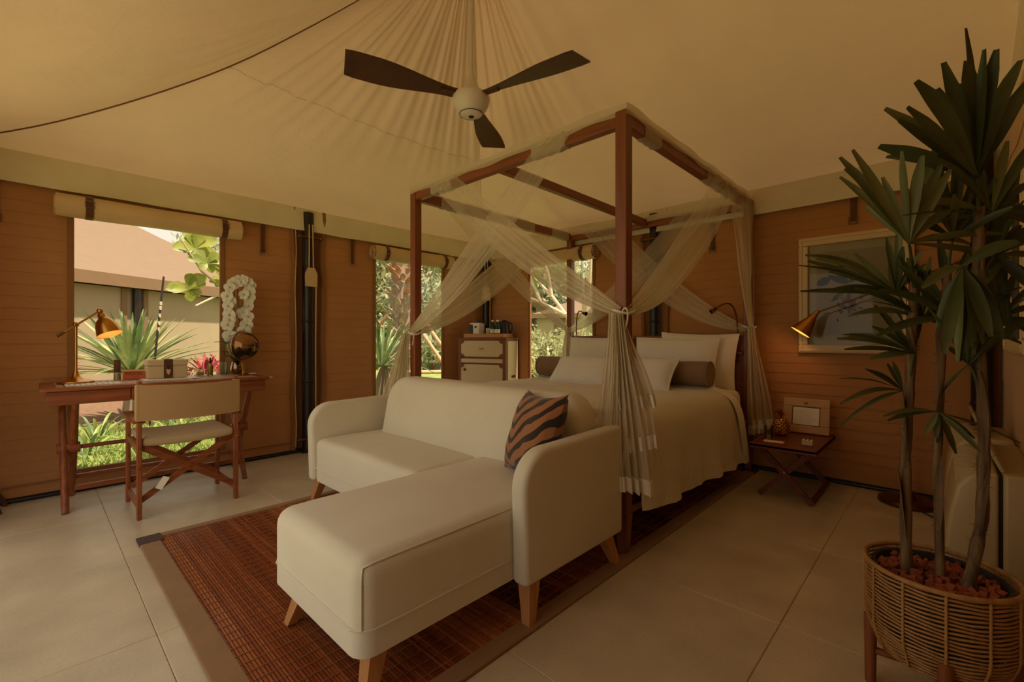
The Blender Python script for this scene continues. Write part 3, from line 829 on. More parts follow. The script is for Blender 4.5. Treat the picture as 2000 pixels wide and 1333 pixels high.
# back: rounded slab leaning backwards
def back():
    z0, z1, x0, x1, r = .27, .80, -2.80, -1.18, .16
    poly = [(x0, z0), (x1, z0)] + [(x1 + .0, z1 - r)] + arc(x1 - r, z1 - r, r, .05, PI / 2, 7) + arc(x0 + r, z1 - r, r, PI / 2, PI - .05, 7) + [(x0, z1 - r)]
    def fn(u, v, d): return (u, d + (v - z0) * .20, v)
    mb = soft_prism(MB(), poly, fn, 1.60, 1.775, .055, 5, 35)
    return mb.build('backrest', m_sofa, sofa, 50)
bk = back()
MB().rbox((-2.9, 1.80, .165), (-1.15, 1.90, .62), .03, 3).build('back_frame', m_sofa, sofa, 50)
for tx, ty, bx, by in ((-2.90, 1.29, -2.965, 1.262), (-1.135, 1.29, -1.105, 1.255), (-1.15, 1.82, -1.115, 1.875), (-2.90, 1.82, -2.95, 1.875), (-1.70, .71, -1.745, .655), (-1.235, .71, -1.195, .655)):
    frustum(MB(), (tx, ty, .17), (bx, by, .0135), .062, .036).build('leg', m_oakleg, sofa)

# ---- four-poster bed
BX0, BX1, BY0, BY1, BZ = -2.90, -1.14, 2.00, 3.97, 2.175
bed = thing('four_poster_bed', 'brown wooden four-poster bed with open canopy frame', 'bed', ((BX0 + BX1) / 2, (BY0 + BY1) / 2, 0))
for x, y in ((BX0, BY0), (BX1, BY0), (BX1, BY1), (BX0, BY1)):
    p = MB(); p.rbox((x - .031, y - .031, .20), (x + .031, y + .031, BZ - .002), .005, 2)
    frustum(p, (x, y, .20), (x, y, .0135), .062, .042); p.build('post', m_bedwood, bed)
for y in (BY0, BY1): MB().rbox((BX0 + .031, y - .024, BZ - .075), (BX1 - .031, y + .024, BZ), .004, 2).build('canopy_rail', m_bedwood_x, bed)
for x in (BX0, BX1): MB().rbox((x - .024, BY0 + .031, BZ - .075), (x + .024, BY1 - .031, BZ), .004, 2).build('canopy_rail', m_bedwood_y, bed)
MB().rbox((-2.055, BY0 + .024, BZ - .065), (-2.005, BY1 - .024, BZ - .005), .004, 2).build('canopy_beam', m_bedwood_y, bed)
for x in (BX0, BX1):
    MB().rbox((x - .015, BY0 + .031, .19), (x + .015, BY1 - .031, .228), .004, 2).build('lower_rail', m_bedwood_y, bed)
    MB().rbox((x - .015, BY0 + .031, .29), (x + .015, BY1 - .031, .40), .004, 2).build('side_rail', m_bedwood_y, bed)
for y in (BY0,):
    MB().rbox((BX0 + .031, y - .015, .19), (BX1 - .031, y + .015, .228), .004, 2).build('lower_rail', m_bedwood_x, bed)
    MB().rbox((BX0 + .031, y - .015, .29), (BX1 - .031, y + .015, .40), .004, 2).build('side_rail', m_bedwood_x, bed)
MB().box((BX0 + .02, BY0 + .02, .30), (BX1 - .02, BY1 - .02, .335)).build('slat_base', m_bedwood_x, bed)
hb = MB().rbox((BX0 + .031, BY1 - .012, .40), (BX1 - .031, BY1 + .012, .95), .004, 1).build('headboard', m_bedwood_x, bed)
m_cane = wood('woven cane', srgb(146, 92, 48), srgb(186, 126, 72), 0, .6, 3.)
for x0, x1 in ((-2.84, -2.46), (-2.42, -2.05), (-2.01, -1.64), (-1.60, -1.20)):
    cb = MB()
    for k in range(22): cb.box((x0, BY1 - .0155, .47 + k * .018), (x1, BY1 - .012, .483 + k * .018))
    cb.build('cane_panel', m_cane, hb)
MB().rbox((BX0 + .031, BY1 - .05, .93), (BX1 - .031, BY1 + .03, .955), .004, 1).build('headboard_shelf', m_bedwood_x, bed)
MB().rbox((BX0 + .031, BY1 - .016, .955), (BX1 - .031, BY1 + .016, 1.085), .004, 1).build('headboard_top', m_bedwood_x, bed)
for x in (BX1 - .10, BX0 + .10):
    MB().rbox((x - .015, BY1 - .09, .88), (x + .015, BY1 - .012, .93), .004, 1).build('bracket', m_bedwood, bed)

def lathe_x(mb, prof, c, n=24): return mb.lathe(prof, c, n, Matrix.Rotation(PI / 2, 3, 'Y'))
one(MB().rbox((BX0 + .04, BY0 + .05, .336), (BX1 - .03, BY1 - .05, .655), .07, 5), 'mattress', m_linen, 'thick mattress in a fitted white sheet on the four-poster bed', 'mattress', (-2.02, 2.98, .336), None, 50)
# bedspread
def catmull(P, t):
    n = len(P) - 1; s = t * n; i = min(n - 1, int(s)); f = s - i
    p0, p1, p2, p3 = (Vector(P[max(0, i - 1)]), Vector(P[i]), Vector(P[i + 1]), Vector(P[min(n, i + 2)]))
    return .5 * ((2 * p1) + (p2 - p0) * f + (2 * p0 - 5 * p1 + 4 * p2 - p3) * f * f + (3 * p1 - p0 - 3 * p2 + p3) * f ** 3)
sect = [(-2.965, .46), (-2.955, .60), (-2.90, .672), (-2.70, .686), (-2.35, .694), (-2.02, .698), (-1.70, .694), (-1.40, .684), (-1.22, .668), (-1.125, .615), (-1.088, .52), (-1.076, .40), (-1.068, .28), (-1.060, .175)]
def spread(u, v):
    q = catmull(sect, u); fold = .012 if v > .93 else 0
    y = lerp(2.075, 3.52, max(0, (v - .08) / .92)) if v > .08 else 2.075 - .010 * (.08 - v) / .08
    z = q.y; x = q.x
    if v < .08: z = lerp(min(z, .35), z, smooth01(v / .08)) if z > .35 else z
    hang = max(0., (.60 - z) / .45) if x > -1.3 else 0
    x += hang * (.020 * math.sin(y * 9.) + .014 * math.sin(y * 21. + 1.) + .03 * (y - 2.6))
    z += .009 * mnoise.noise(Vector((x * 4, y * 4, 0))) + .007 * mnoise.noise(Vector((x * 5, y * 16, 5.)))
    x += hang * (.012 * mnoise.noise(Vector((y * 5, z * 9, 2.))) + .008 * mnoise.noise(Vector((y * 13, z * 6, 8.))))
    if hang: z += hang * (.045 * (3.0 - y) / .7 * .35 + .012 * math.sin(y * 7.))
    return (x, y, z + fold)
mb = MB().grid(spread, 90, 60)
sp = thing('bedspread', 'cream bedspread covering the bed and hanging over its side', 'bedspread', (-2.0, 2.8, .66))
mb.build('cover', m_duvet, sp, 70)
def foldback(u, v):
    q = catmull(sect, lerp(.03, 1.0, u)); y = 3.44 + .13 * v + .02 * math.sin(u * 9)
    o = .016 + .012 * math.sin(PI * v); nx = 0 if q.x < -1.2 else 1
    x = q.x + nx * o; z = q.y + (o if not nx else .004)
    hang = max(0., (.60 - z) / .45) if x > -1.3 else 0
    x += hang * (.016 * math.sin(y * 12.) + .02); z -= hang * .02 - .0
    return (x, y + hang * .06, z)
MB().grid(foldback, 90, 8).build('turned_back_edge', m_linen, sp, 70)

# pillows
def pillow_mb(w, h, t, mx, n=20, seed=0., pinch=.06):
    mb = MB(); vs = []; fs = []
    for sgn in (1, -1):
        for j in range(n + 1):
            for i in range(n + 1):
                u, v = 2 * i / n - 1, 2 * j / n - 1
                k = ((1 - abs(u) ** 2.6) * (1 - abs(v) ** 2.6)); k = max(0, k) ** .5
                px = u * w / 2 * (1 - pinch * (1 - v * v) * 1.0 * abs(u) ** 3); py = v * h / 2 * (1 - pinch * (1 - u * u) * abs(v) ** 3)
                pz = sgn * (t / 2 * k) + .006 * k * mnoise.noise(Vector((u * 2.5, v * 2.5, seed)))
                vs.append(mx @ Vector((px, py, pz)))
    w_ = n + 1
    for s in (0, 1):
        o = s * w_ * w_
        for j in range(n):
            for i in range(n):
                q = (o + j * w_ + i, o + j * w_ + i + 1, o + (j + 1) * w_ + i + 1, o + (j + 1) * w_ + i)
                fs.append(q if s == 0 else q[::-1])
    return mb.add(vs, fs)
def stand(c, lean, yaw=0., roll=0.):
    """pillow frame: local x along the width, local y up, local z facing the foot of the bed"""
    return Matrix.Translation(c) @ Matrix.Rotation(yaw, 4, 'Z') @ Matrix.Rotation(PI / 2 - lean, 4, 'X') @ Matrix.Rotation(roll, 4, 'Z')
def pillow(name, label, w, h, t, c, lean, m, yaw=0., roll=0., group=None, cat='pillow', flange=False, seed=0., pinch=.06):
    root = thing(name, label, cat, (c[0], c[1], c[2] - h / 2), 0, group); mx = stand(c, lean, yaw, roll)
    p = pillow_mb(w, h, t, mx, seed=seed, pinch=pinch).build('cover', m, root, 60)
    if flange:
        path = [mx @ Vector((sx * w / 2 * (1 - pinch * (1 - sy * sy) * abs(sx) ** 3) * 1.01, sy * h / 2 * (1 - pinch * (1 - sx * sx) * abs(sy) ** 3) * 1.01, 0)) for sx, sy in
                [(lerp(-1, 1, i / 8), -1) for i in range(8)] + [(1, lerp(-1, 1, i / 8)) for i in range(8)] + [(lerp(1, -1, i / 8), 1) for i in range(8)] + [(-1, lerp(1, -1, i / 8)) for i in range(8)]]
        MB().tube(path, .006, 6, closed=True).build('piping', m, p, 60)
    return root
pillow('bed_pillow', 'white pillow against the headboard below the window', .70, .44, .17, (-2.46, 3.80, .855), .24, m_linen, flange=True, seed=1.)
pillow('bed_pillow', 'white pillow propped in front of the tallest pillow near the lamp side', .72, .44, .16, (-1.66, 3.73, .852), .24, m_linen, flange=True, seed=2.)
pillow('bed_pillow', 'tallest white pillow leaning on the headboard by the bed post', .66, .47, .16, (-1.52, 3.865, .875), .14, m_linen, .0, -.03, seed=3.)
pillow('lumbar_pillow', 'low white pillow lying in front of the bolster, window side', .60, .30, .15, (-2.20, 3.18, .785), .75, m_linen, seed=4., flange=True)
pillow('lumbar_pillow', 'low white pillow with piped edge in front of the bolster, lamp side', .58, .30, .15, (-1.72, 3.22, .785), .70, m_linen, seed=5., flange=True)
def bolster(label, x0, x1):
    t = thing('bolster', label, 'bolster', ((x0 + x1) / 2, 3.44, .70)); R = .092
    prof = [(1e-4, x0 - .004)] + [(R * .93, x0 - .002), (R, x0 + .012)] + [(R + .002 * math.sin(k), lerp(x0 + .02, x1 - .02, k / 8)) for k in range(9)] + [(R, x1 - .012), (R * .93, x1 + .002), (1e-4, x1 + .004)]
    lathe_x(MB(), prof, (0, 3.44, .795), 28).build('cover', m_taupe, t, 50)
    for x in (x0, x1): MB().tube([(x, 3.44 + R * math.cos(a * .2618), .795 + R * math.sin(a * .2618)) for a in range(24)], .005, 6, closed=True).build('piping', m_taupe, t, 60)
bolster('taupe cylindrical bolster behind the low pillow, window side', -2.86, -2.09)
bolster('taupe cylindrical bolster behind the low pillow, lamp side', -2.02, -1.25)

# ---- mosquito net
net = thing('mosquito_net', 'sheer off-white mosquito net draped and tied round the bed posts', 'net', ((BX0 + BX1) / 2, BY0, 0))
def folds(u, seed, k=1.):
    """uneven pleats: a few waves of different widths"""
    return (math.sin(2 * PI * (4.3 * k * u + .35 * math.sin(5 * u + seed)) + seed) * .55 + math.sin(2 * PI * (7.7 * k * u) + 1.7 * seed) * .30 + math.sin(2 * PI * (13.1 * k * u) + 2.9 * seed) * .15)
def drape(P0, P1, tie, sag, outn, nf=7, seed=0., spread_=.05, wid=.22, n=30):
    P0, P1, tie, on = Vector(P0), Vector(P1), Vector(tie), Vector(outn)
    mid_dir = ((P0 + P1) / 2 - tie); ax = mid_dir.normalized(); perp = ax.cross(on).normalized()
    if perp.dot(P1 - P0) < 0: perp = -perp
    mb = MB(); mb.dens = []; topw = (P1 - P0).length
    def f(u, v):
        S = lerp(P0, P1, u); E = tie + perp * (u - .5) * spread_
        M1 = lerp(S, E, .35) + perp * (u - .5) * (wid - .5 * topw) * 1.0 - Vector((0, 0, sag * .8)); M2 = lerp(S, E, .72) + perp * (u - .5) * wid * .5 - Vector((0, 0, sag))
        s = 1 - v; p = S * s**3 + M1 * 3*s*s*v + M2 * 3*s*v*v + E * v**3
        am = .016 * smooth01(v * 2.2) * (1 - .3 * v); fo = folds(u + .06 * v, seed)
        p = p + on * (am * fo + .014 * mnoise.noise(Vector((u * 3, v * 3, seed))))
        mb.dens.append(max(.55, min(7., .75 + .9 * v + 3.6 * v ** 4 + (.05 + .20 * v) * fo + .25 * mnoise.noise(Vector((u * 5, v * 2, seed + 3))))))
        return p
    mb.grid(f, 64, n)
    return mb.build('drape', m_net, net, 80)
TZ = dict(A=1.10, B=1.19, C=1.15, D=1.14)
tA, tB, tC, tD = (BX0 - .02, BY0 - .04, TZ['A']), (BX1 + .0, BY0 - .045, TZ['B']), (BX1 + .03, BY1 - .03, TZ['C']), (BX0 + .01, BY1 - .04, TZ['D'])
RZ = BZ - .01
FN, RN, LN, HN = (0, -1, 0), (1, 0, 0), (-1, 0, 0), (0, -1, 0)
drape((-2.66, BY0 - .03, RZ), (-2.40, BY0 - .03, RZ), tB, .10, FN, 7, 1., .05, .26)
drape((-1.66, BY0 - .035, RZ), (-1.42, BY0 - .035, RZ), tA, .10, FN, 7, 2., .05, .30)
drape((BX1 + .03, 3.16, RZ), (BX1 + .03, 3.60, RZ), (BX1 + .03, BY0 - .02, TZ['B']), .16, RN, 8, 3., .05, .34)
drape((BX1 + .035, 3.30, RZ), (BX1 + .035, 3.98, RZ), tC, .02, RN, 8, 4., .05, .2)
drape((BX0 - .03, 2.25, RZ), (BX0 - .03, 2.50, RZ), tD, .08, LN, 6, 5., .05, .24)
drape((BX0 - .03, 3.45, RZ), (BX0 - .03, 3.72, RZ), (BX0 - .03, BY0 - .01, TZ['A']), .14, LN, 7, 6., .05, .34)
drape((-2.72, BY1 - .04, RZ), (-2.30, BY1 - .04, RZ), (BX1 + .0, BY1 - .045, TZ['C'] - .02), .20, HN, 7, 7., .05, .28)
drape((-1.70, BY1 - .045, RZ), (-1.36, BY1 - .045, RZ), tD, .14, HN, 7, 8., .05, .30)
# the top hem stretched along the rails
for a, b, on in (((BX0 - .03, BY0 - .032, 0), (BX1 + .03, BY0 - .032, 0), (0, -1, 0)), ((BX1 + .032, BY0 - .03, 0), (BX1 + .032, BY1 + .03, 0), (1, 0, 0)), ((BX0 - .032, BY0 - .03, 0), (BX0 - .032, BY1 + .03, 0), (-1, 0, 0)), ((BX0 - .03, BY1 - .032, 0), (BX1 + .03, BY1 - .032, 0), (0, -1, 0))):
    mb = MB(); mb.dens = []
    def f(u, v, a=a, b=b, on=on):
        p = Vector(a).lerp(Vector(b), u); mb.dens.append(3.5)
        return (p.x + on[0] * .004 * math.sin(u * 37), p.y + on[1] * .004 * math.sin(u * 37), lerp(BZ + .028, BZ - .028, v) + .004 * math.sin(u * 23))
    mb.grid(f, 60, 3); mb.build('top_hem', m_net, net, 80)
# sleeves wrapped round the rails
def sleeve(ax, c0, c1, fixed):
    mb = MB(); mb.dens = []
    def f(u, v):
        q = 2 * PI * v; k = .039 + .002 * math.sin(u * 19 + v * 7); a = lerp(c0, c1, u)
        mb.dens.append(3.)
        dx, dz = k * max(-.72, min(.72, 1.1 * math.cos(q))), k * max(-1.05, min(1.05, 1.4 * math.sin(q)))
        return (a, fixed + dx, BZ - .0375 + dz) if ax == 0 else (fixed + dx, a, BZ - .0375 + dz)
    mb.grid(f, 14, 16); mb.build('rail_sleeve', m_net, net, 80)
for c0, c1 in ((-2.68, -2.45), (-1.72, -1.48)): sleeve(0, c0, c1, BY0)
for c0, c1 in ((2.17, 2.36), (3.02, 3.60), (3.78, 3.93)): sleeve(1, c0, c1, BX1)
for c0, c1 in ((2.22, 2.45), (2.95, 3.35), (3.62, 3.90)): sleeve(1, c0, c1, BX0)
# tails below the ties
def tail(tie, z1, w1, dx, dy, nf, seed, width_dir, hem=.055, w0=.05, m=m_net, base=2.0, bell=1.0):
    tie = Vector(tie); wdv = Vector(width_dir); on = wdv.cross(Vector((0, 0, 1))); L = tie.z - z1
    mb = MB(); mb.dens = []
    def pt(u, v):
        w_ = lerp(w0, w1, smooth01(v * 1.15) ** bell)
        p = tie + Vector((dx * v, dy * v, -L * v)) + wdv * (u - .5) * w_
        return p + on * (lerp(.012, .034, v) * folds(u, seed, nf / 5.) + .01 * mnoise.noise(Vector((u * 3, v * 3, seed)))) + Vector((0, 0, .03 * v * (u - .5) * math.sin(seed)))
    def f(u, v):
        mb.dens.append(max(1.2, base * (1.8 - 1.0 * v) + .5 * folds(u, seed, nf / 5.)))
        return pt(u, v)
    mb.grid(f, 56, 24); t = mb.build('tail', m, net, 80)
    hm = MB(); k = hem / L
    def g(u, v):
        p = pt(u, lerp(1 - k, 1.0, v)); return p + on * .003
    hm.grid(g, 56, 2).build('tail_hem', m_nethem, t, 80)
S2 = .7071
wd_b = (S2, S2 * .9, 0)
tb = (BX1 + .005, BY0 - .055, TZ['B'] - .01)
tail(tb, .73, .19, .085, .03, 4.5, .4, wd_b, hem=.06)
tail((tb[0], tb[1] - .012, tb[2]), .53, .24, .075, .0, 5.5, 1.7, wd_b, hem=.065)
tail((tb[0] - .01, tb[1] - .03, tb[2]), .46, .15, .005, -.03, 3.5, 2.6, wd_b, hem=.06)
tail((tb[0] + .01, tb[1] - .022, tb[2]), .345, .20, .085, -.01, 4.5, 4.1, wd_b, hem=.07)
tail((tA[0] - .01, tA[1] - .02, tA[2]), .42, .22, -.10, -.06, 4.5, 2.2, (S2, S2, 0))
tail((tA[0] - .02, tA[1] - .03, tA[2]), .50, .16, -.05, -.10, 3.5, 3.2, (S2, S2, 0))
tail((tC[0] + .005, tC[1] - .02, tC[2]), .36, .17, .085, -.02, 5.5, .8, (.92, .39, 0), hem=.07)
tail((tC[0] + .005, tC[1] - .04, tC[2]), .32, .12, .055, -.02, 4.5, 1.8, (.92, .39, 0), hem=.07)
tail((tD[0] + .0, tD[1] - .03, tD[2]), .75, .14, .0, -.02, 4.5, .8, (1, 0, 0))
for (x, y), z in (((BX0, BY0), TZ['A']), ((BX1, BY0), TZ['B']), ((BX1, BY1), TZ['C']), ((BX0, BY1), TZ['D'])):
    pth = [(x + .052 * math.cos(a * PI / 8), y + .052 * math.sin(a * PI / 8), z + .01 * math.sin(a * PI / 4)) for a in range(16)]
    MB().tube(pth, .007, 6, closed=True).build('tie_cord', m_nethem, net, 60)
    MB().tube(bez((x + .02, y - .05, z), (x + .06, y - .07, z + .05), (x + .07, y - .06, z - .03), (x + .035, y - .055, z - .09), 8), .004, 6).build('cord_end', m_nethem, net, 60)

# ---- desk
DZ = .765
desk = thing('writing_desk', 'teak writing desk on crossed round legs below the window', 'desk', (-4.06, .65, 0))
MB().rbox((-4.32, .03, DZ - .022), (-3.80, 1.27, DZ), .004, 2).build('top_frame', m_teak_y, desk)
m_wov = wood('woven desk inlay', srgb(150, 112, 72), srgb(196, 160, 116), 1, .5, 4.)
ib = MB()
for k in range(30): ib.box((-4.28, .10 + k * .037, DZ - .001), (-3.85, .10 + k * .037 + .031, DZ + .0012))
ib.build('woven_inlay', m_wov, desk)
for y0, y1 in ((.055, .44), (.444, .85), (.854, 1.245)):
    d_ = MB().rbox((-3.835, y0, DZ - .105), (-3.815, y1, DZ - .024), .003, 1).build('drawer_front', m_teak_y, desk)
MB().rbox((-4.30, .06, DZ - .10), (-3.84, 1.24, DZ - .022), .003, 1).build('apron', m_teak_y, desk)
MB().rbox((-3.86, 1.262, DZ - .018), (-3.82, 1.300, DZ - .004), .004, 1).build('slide_tab', m_roll, desk)
for y, s in ((.16, 1), (1.13, -1)):
    for (xt, xb, dy) in ((-3.87, -4.27, .022), (-4.25, -3.84, -.022)):
        MB().tube([(xt, y + dy, DZ - .10), (lerp(xt, xb, .5), y + dy, .36), (xb, y + dy, .0)], [.019, .023, .018], 10).build('leg', m_teak, desk, 60)
    MB().tube([(-4.06, y - .055, .36), (-4.06, y + .055, .36)], .034, 12).build('leg_joint', m_teak, desk, 60)
MB().tube([(-4.06, .16, .36), (-4.06, 1.13, .36)], .014, 8).build('stretcher', m_teak_y, desk, 60)
MB().rbox((-3.895, .18, .125), (-3.865, 1.11, .155), .004, 1).build('foot_rail', m_teak_y, desk)
MB().rbox((-4.235, .18, .125), (-4.205, 1.11, .150), .004, 1).build('foot_rail', m_teak_y, desk)

# ---- director's chair, its back to the room
ch = thing('director_chair', 'teak director chair with beige canvas back facing the desk', 'chair', (-3.62, .68, 0))
CX0, CX1, CY0, CY1 = -3.85, -3.41, .43, .93      # front/back posts, left/right
for y in (CY0, CY1):
    MB().rbox((CX1 - .019, y - .012, 0), (CX1 + .019, y + .012, .57), .004, 2).build('rear_leg', m_teak, ch)
    MB().rbox((CX0 - .019, y - .012, 0), (CX0 + .019, y + .012, .55), .004, 2).build('front_leg', m_teak, ch)
    MB().rbox((CX1 - .010 + .0, y - .012, .57), (CX1 + .014, y + .012, .81), .004, 2).build('back_post', m_teak, ch)
    poly = [(CX0 - .07, .552), (CX0 - .05, .545), (CX1 + .01, .560), (CX1 + .01, .586), (CX0 + .1, .583), (CX0 - .02, .585), (CX0 - .07, .572)]
    soft_prism(MB(), poly, lambda u, v, d: (u, d, v), y - .030, y + .030, .006, 2, 30).build('armrest', m_teak_x, ch, 40)
    MB().rbox((CX0, y - .010, .40), (CX1, y + .010, .435), .003, 1).build('seat_rail', m_teak_x, ch)
    MB().rbox((CX0, y - .010, .06), (CX1, y + .010, .095), .003, 1).build('foot_rail', m_teak_x, ch)
    for x in (CX0, CX1):
        for z in (.08, .30, .42): MB().tube([(x + .015, y, z), (x + .023, y, z)], .007, 8).build('bolt', m_brass, ch, 60)
for x in (CX0 + .04, CX1 - .035):
    MB().bar((x, CY0 + .01, .10), (x, CY1 - .01, .42), .014, .034).build('cross_leg', m_teak_y, ch)
    MB().bar((x + .018, CY1 - .01, .10), (x + .018, CY0 + .01, .42), .014, .034).build('cross_leg', m_teak_y, ch)
    MB().tube([(x - .015, (CY0 + CY1) / 2, .26), (x + .032, (CY0 + CY1) / 2, .26)], .008, 8).build('cross_bolt', m_brass, ch, 60)
def chair_back(u, v):
    y = lerp(CY0 - .015, CY1 + .015, u); return (CX1 + .018 + .028 * math.sin(PI * u), y, lerp(.788, .578, v) - .006 * math.sin(PI * u))
bkm = MB().grid(chair_back, 24, 6)
bkm.grid(lambda u, v: (lambda p: (p[0] + .006, p[1], p[2]))(chair_back(u, v)), 24, 6)
bkm.build('backrest', m_chaircloth, ch, 60)
for y in (CY0, CY1):
    MB().rbox((CX1 - .018, y - .020, .576), (CX1 + .026, y + .020, .790), .008, 2).build('back_sleeve', m_chaircloth, ch, 60)
cushion_fn = lambda p: (p.x, p.y, p.z - .012 * (1 - ((p.y - .68) / .24) ** 2))
MB().rbox((CX0 - .02, CY0 + .012, .425), (CX1 + .01, CY1 - .012, .475), .02, 4, fn=cushion_fn, cuts=(4, 8, 1)).build('seat_cushion', m_seatpad, ch, 50)
MB().add([(CX1 - .01, CY0 + .075, .165), (CX1 + .002, CY0 + .105, .150), (CX1 + .004, CY0 + .145, .215), (CX1 - .008, CY0 + .115, .230)], [(0, 1, 2, 3)]).build('care_tag', m_paper, ch)

# ---- ceiling fan
fan = thing('ceiling_fan', 'ceiling fan with white hub and three dark wooden blades', 'fan', (PK[0], PK[1], 2.42))
MB().tube([(PK[0], PK[1], 2.64), (PK[0], PK[1], 3.62)], .0115, 10).build('down_rod', m_white, fan, 60)
MB().lathe([(.016, 2.70), (.020, 2.67), (.050, 2.60), (.075, 2.565), (.078, 2.555)], (PK[0], PK[1], 0), 32).build('upper_cone', m_white, fan, 50)
hubm = MB().lathe([(1e-4, 2.425), (.040, 2.427), (.070, 2.440), (.098, 2.478), (.112, 2.515), (.116, 2.535), (.110, 2.550), (.078, 2.556)], (PK[0], PK[1], 0), 40).build('hub', m_white, fan, 50)
MB().lathe([(.070, 2.4385), (.072, 2.4375), (.074, 2.441)], (PK[0], PK[1], 0), 40, caps=False).build('hub_ring', m_black, hubm, 60)
MB().lathe([(1e-4, 2.420), (.014, 2.421), (.018, 2.427)], (PK[0], PK[1], 0), 20).build('receiver_eye', m_black, hubm, 60)
for k in range(3):
    a = math.radians((-107.7, 10., 125.)[k]); ca, sa = math.cos(a), math.sin(a); mb = MB(); vs = []; fs = []; n = 14
    for i in range(n + 1):
        t = i / n; r = lerp(.10, .73, t); hw = lerp(.034, .098, smooth01(t * 1.3)) * (1 if t < .93 else .93); pit = math.radians(lerp(15, 9, t))
        for s in (-1, 1):
            for zz in (-.004, .004):
                x = r + (.02 if s > 0 else 0) * t; y = s * hw
                z = 2.545 + y * math.sin(pit) + zz; y2 = y * math.cos(pit)
                vs.append((PK[0] + x * ca - y2 * sa, PK[1] + x * sa + y2 * ca, z))
    for i in range(n):
        p, q = 4 * i, 4 * i + 4
        fs += [(p, q, q + 2, p + 2), (p + 1, p + 3, q + 3, q + 1), (p, p + 1, q + 1, q), (p + 2, q + 2, q + 3, p + 3)]
    fs += [(0, 2, 3, 1), (4 * n, 4 * n + 1, 4 * n + 3, 4 * n + 2)]
    mb.add(vs, fs).build('blade', m_darkfan, fan, 40)
    MB().bar((PK[0] + .07 * ca, PK[1] + .07 * sa, 2.545), (PK[0] + .20 * ca, PK[1] + .20 * sa, 2.541), .045, .010).build('blade_iron', m_darkfan, fan)

# ---- tent poles
def pole(label, x, y, nx, ny, tagged=True, hgt=2.24, clamp=True):
    t = thing('tent_pole', label, 'pole', (x, y, 0))
    MB().tube([(x, y, .0), (x, y, hgt)], .050, 18).build('shaft', m_pole, t, 60)
    for z in (.66, 1.22, 1.72):
        MB().lathe([(.050, z - .012), (.055, z - .006), (.055, z + .006), (.050, z + .012)], (x, y, 0), 18).build('joint_ring', m_pole, t, 60)
    sx, sy = -ny, nx
    if clamp:
        for z in (.125, 2.00):
            MB().tube([(x + nx * .055 - sx * .10, y + ny * .055 - sy * .10, z), (x + nx * .055 + sx * .10, y + ny * .055 + sy * .10, z)], .013, 8).build('clamp_bar', m_brass_d, t, 60)
            for s in (-1, 1): MB().ball((x + nx * .055 + s * sx * .10, y + ny * .055 + s * sy * .10, z), .020, 6).build('clamp_knob', m_brass_d, t, 60)
        MB().rbox((x - .075, y - .075, 0), (x + .075, y + .075, .022), .006, 2).build('foot_plate', m_pole, t)
    if tagged:
        cx, cy = x + nx * .066, y + ny * .066
        def P(a, z, d): return (cx + sx * a + nx * d, cy + sy * a + ny * d, z)
        MB().tube([P(.048, .10, -.006), P(.045, 1.0, -.004), P(.048, 1.56, 0)], .006, 6).build('cable', m_roll, t, 60)
        MB().rbox((0, 0, 0), (1, 1, 1), .01, 1).v
        poly = [(-.052, 1.545), (.052, 1.540), (.054, 1.66), (.030, 1.715), (-.030, 1.717), (-.054, 1.66)]
        MB().prism(poly, lambda u, v, d: P(u, v, d), -.004, .016).build('switch_pouch', m_roll, t)
        for s in (-.020, .020): MB().tube([P(s, 1.70, .006), P(s * .9, 1.9, .004), P(s * .8, 2.12, .0)], .006, 6).build('pouch_cord', m_roll, t, 60)
        MB().tube([P(.004, 1.60, .016), P(.004, 1.60, .021)], .010, 10).build('button', m_cream_leather, t, 60)
pole('dark bamboo pole between desk window and sofa window with beige pouch', XL + .02, 1.787, 1, 0)
pole('dark bamboo pole in the corner behind the trunk cabinet', -4.245, 4.0, .72, -.69, True, clamp=False)
pole('dark bamboo pole rising behind the headboard', -1.99, YB - .005, 0, -1, False)
pole('dark bamboo pole in the corner behind the floor lamp', .17, 3.985, -.7, -.7, False, clamp=False)

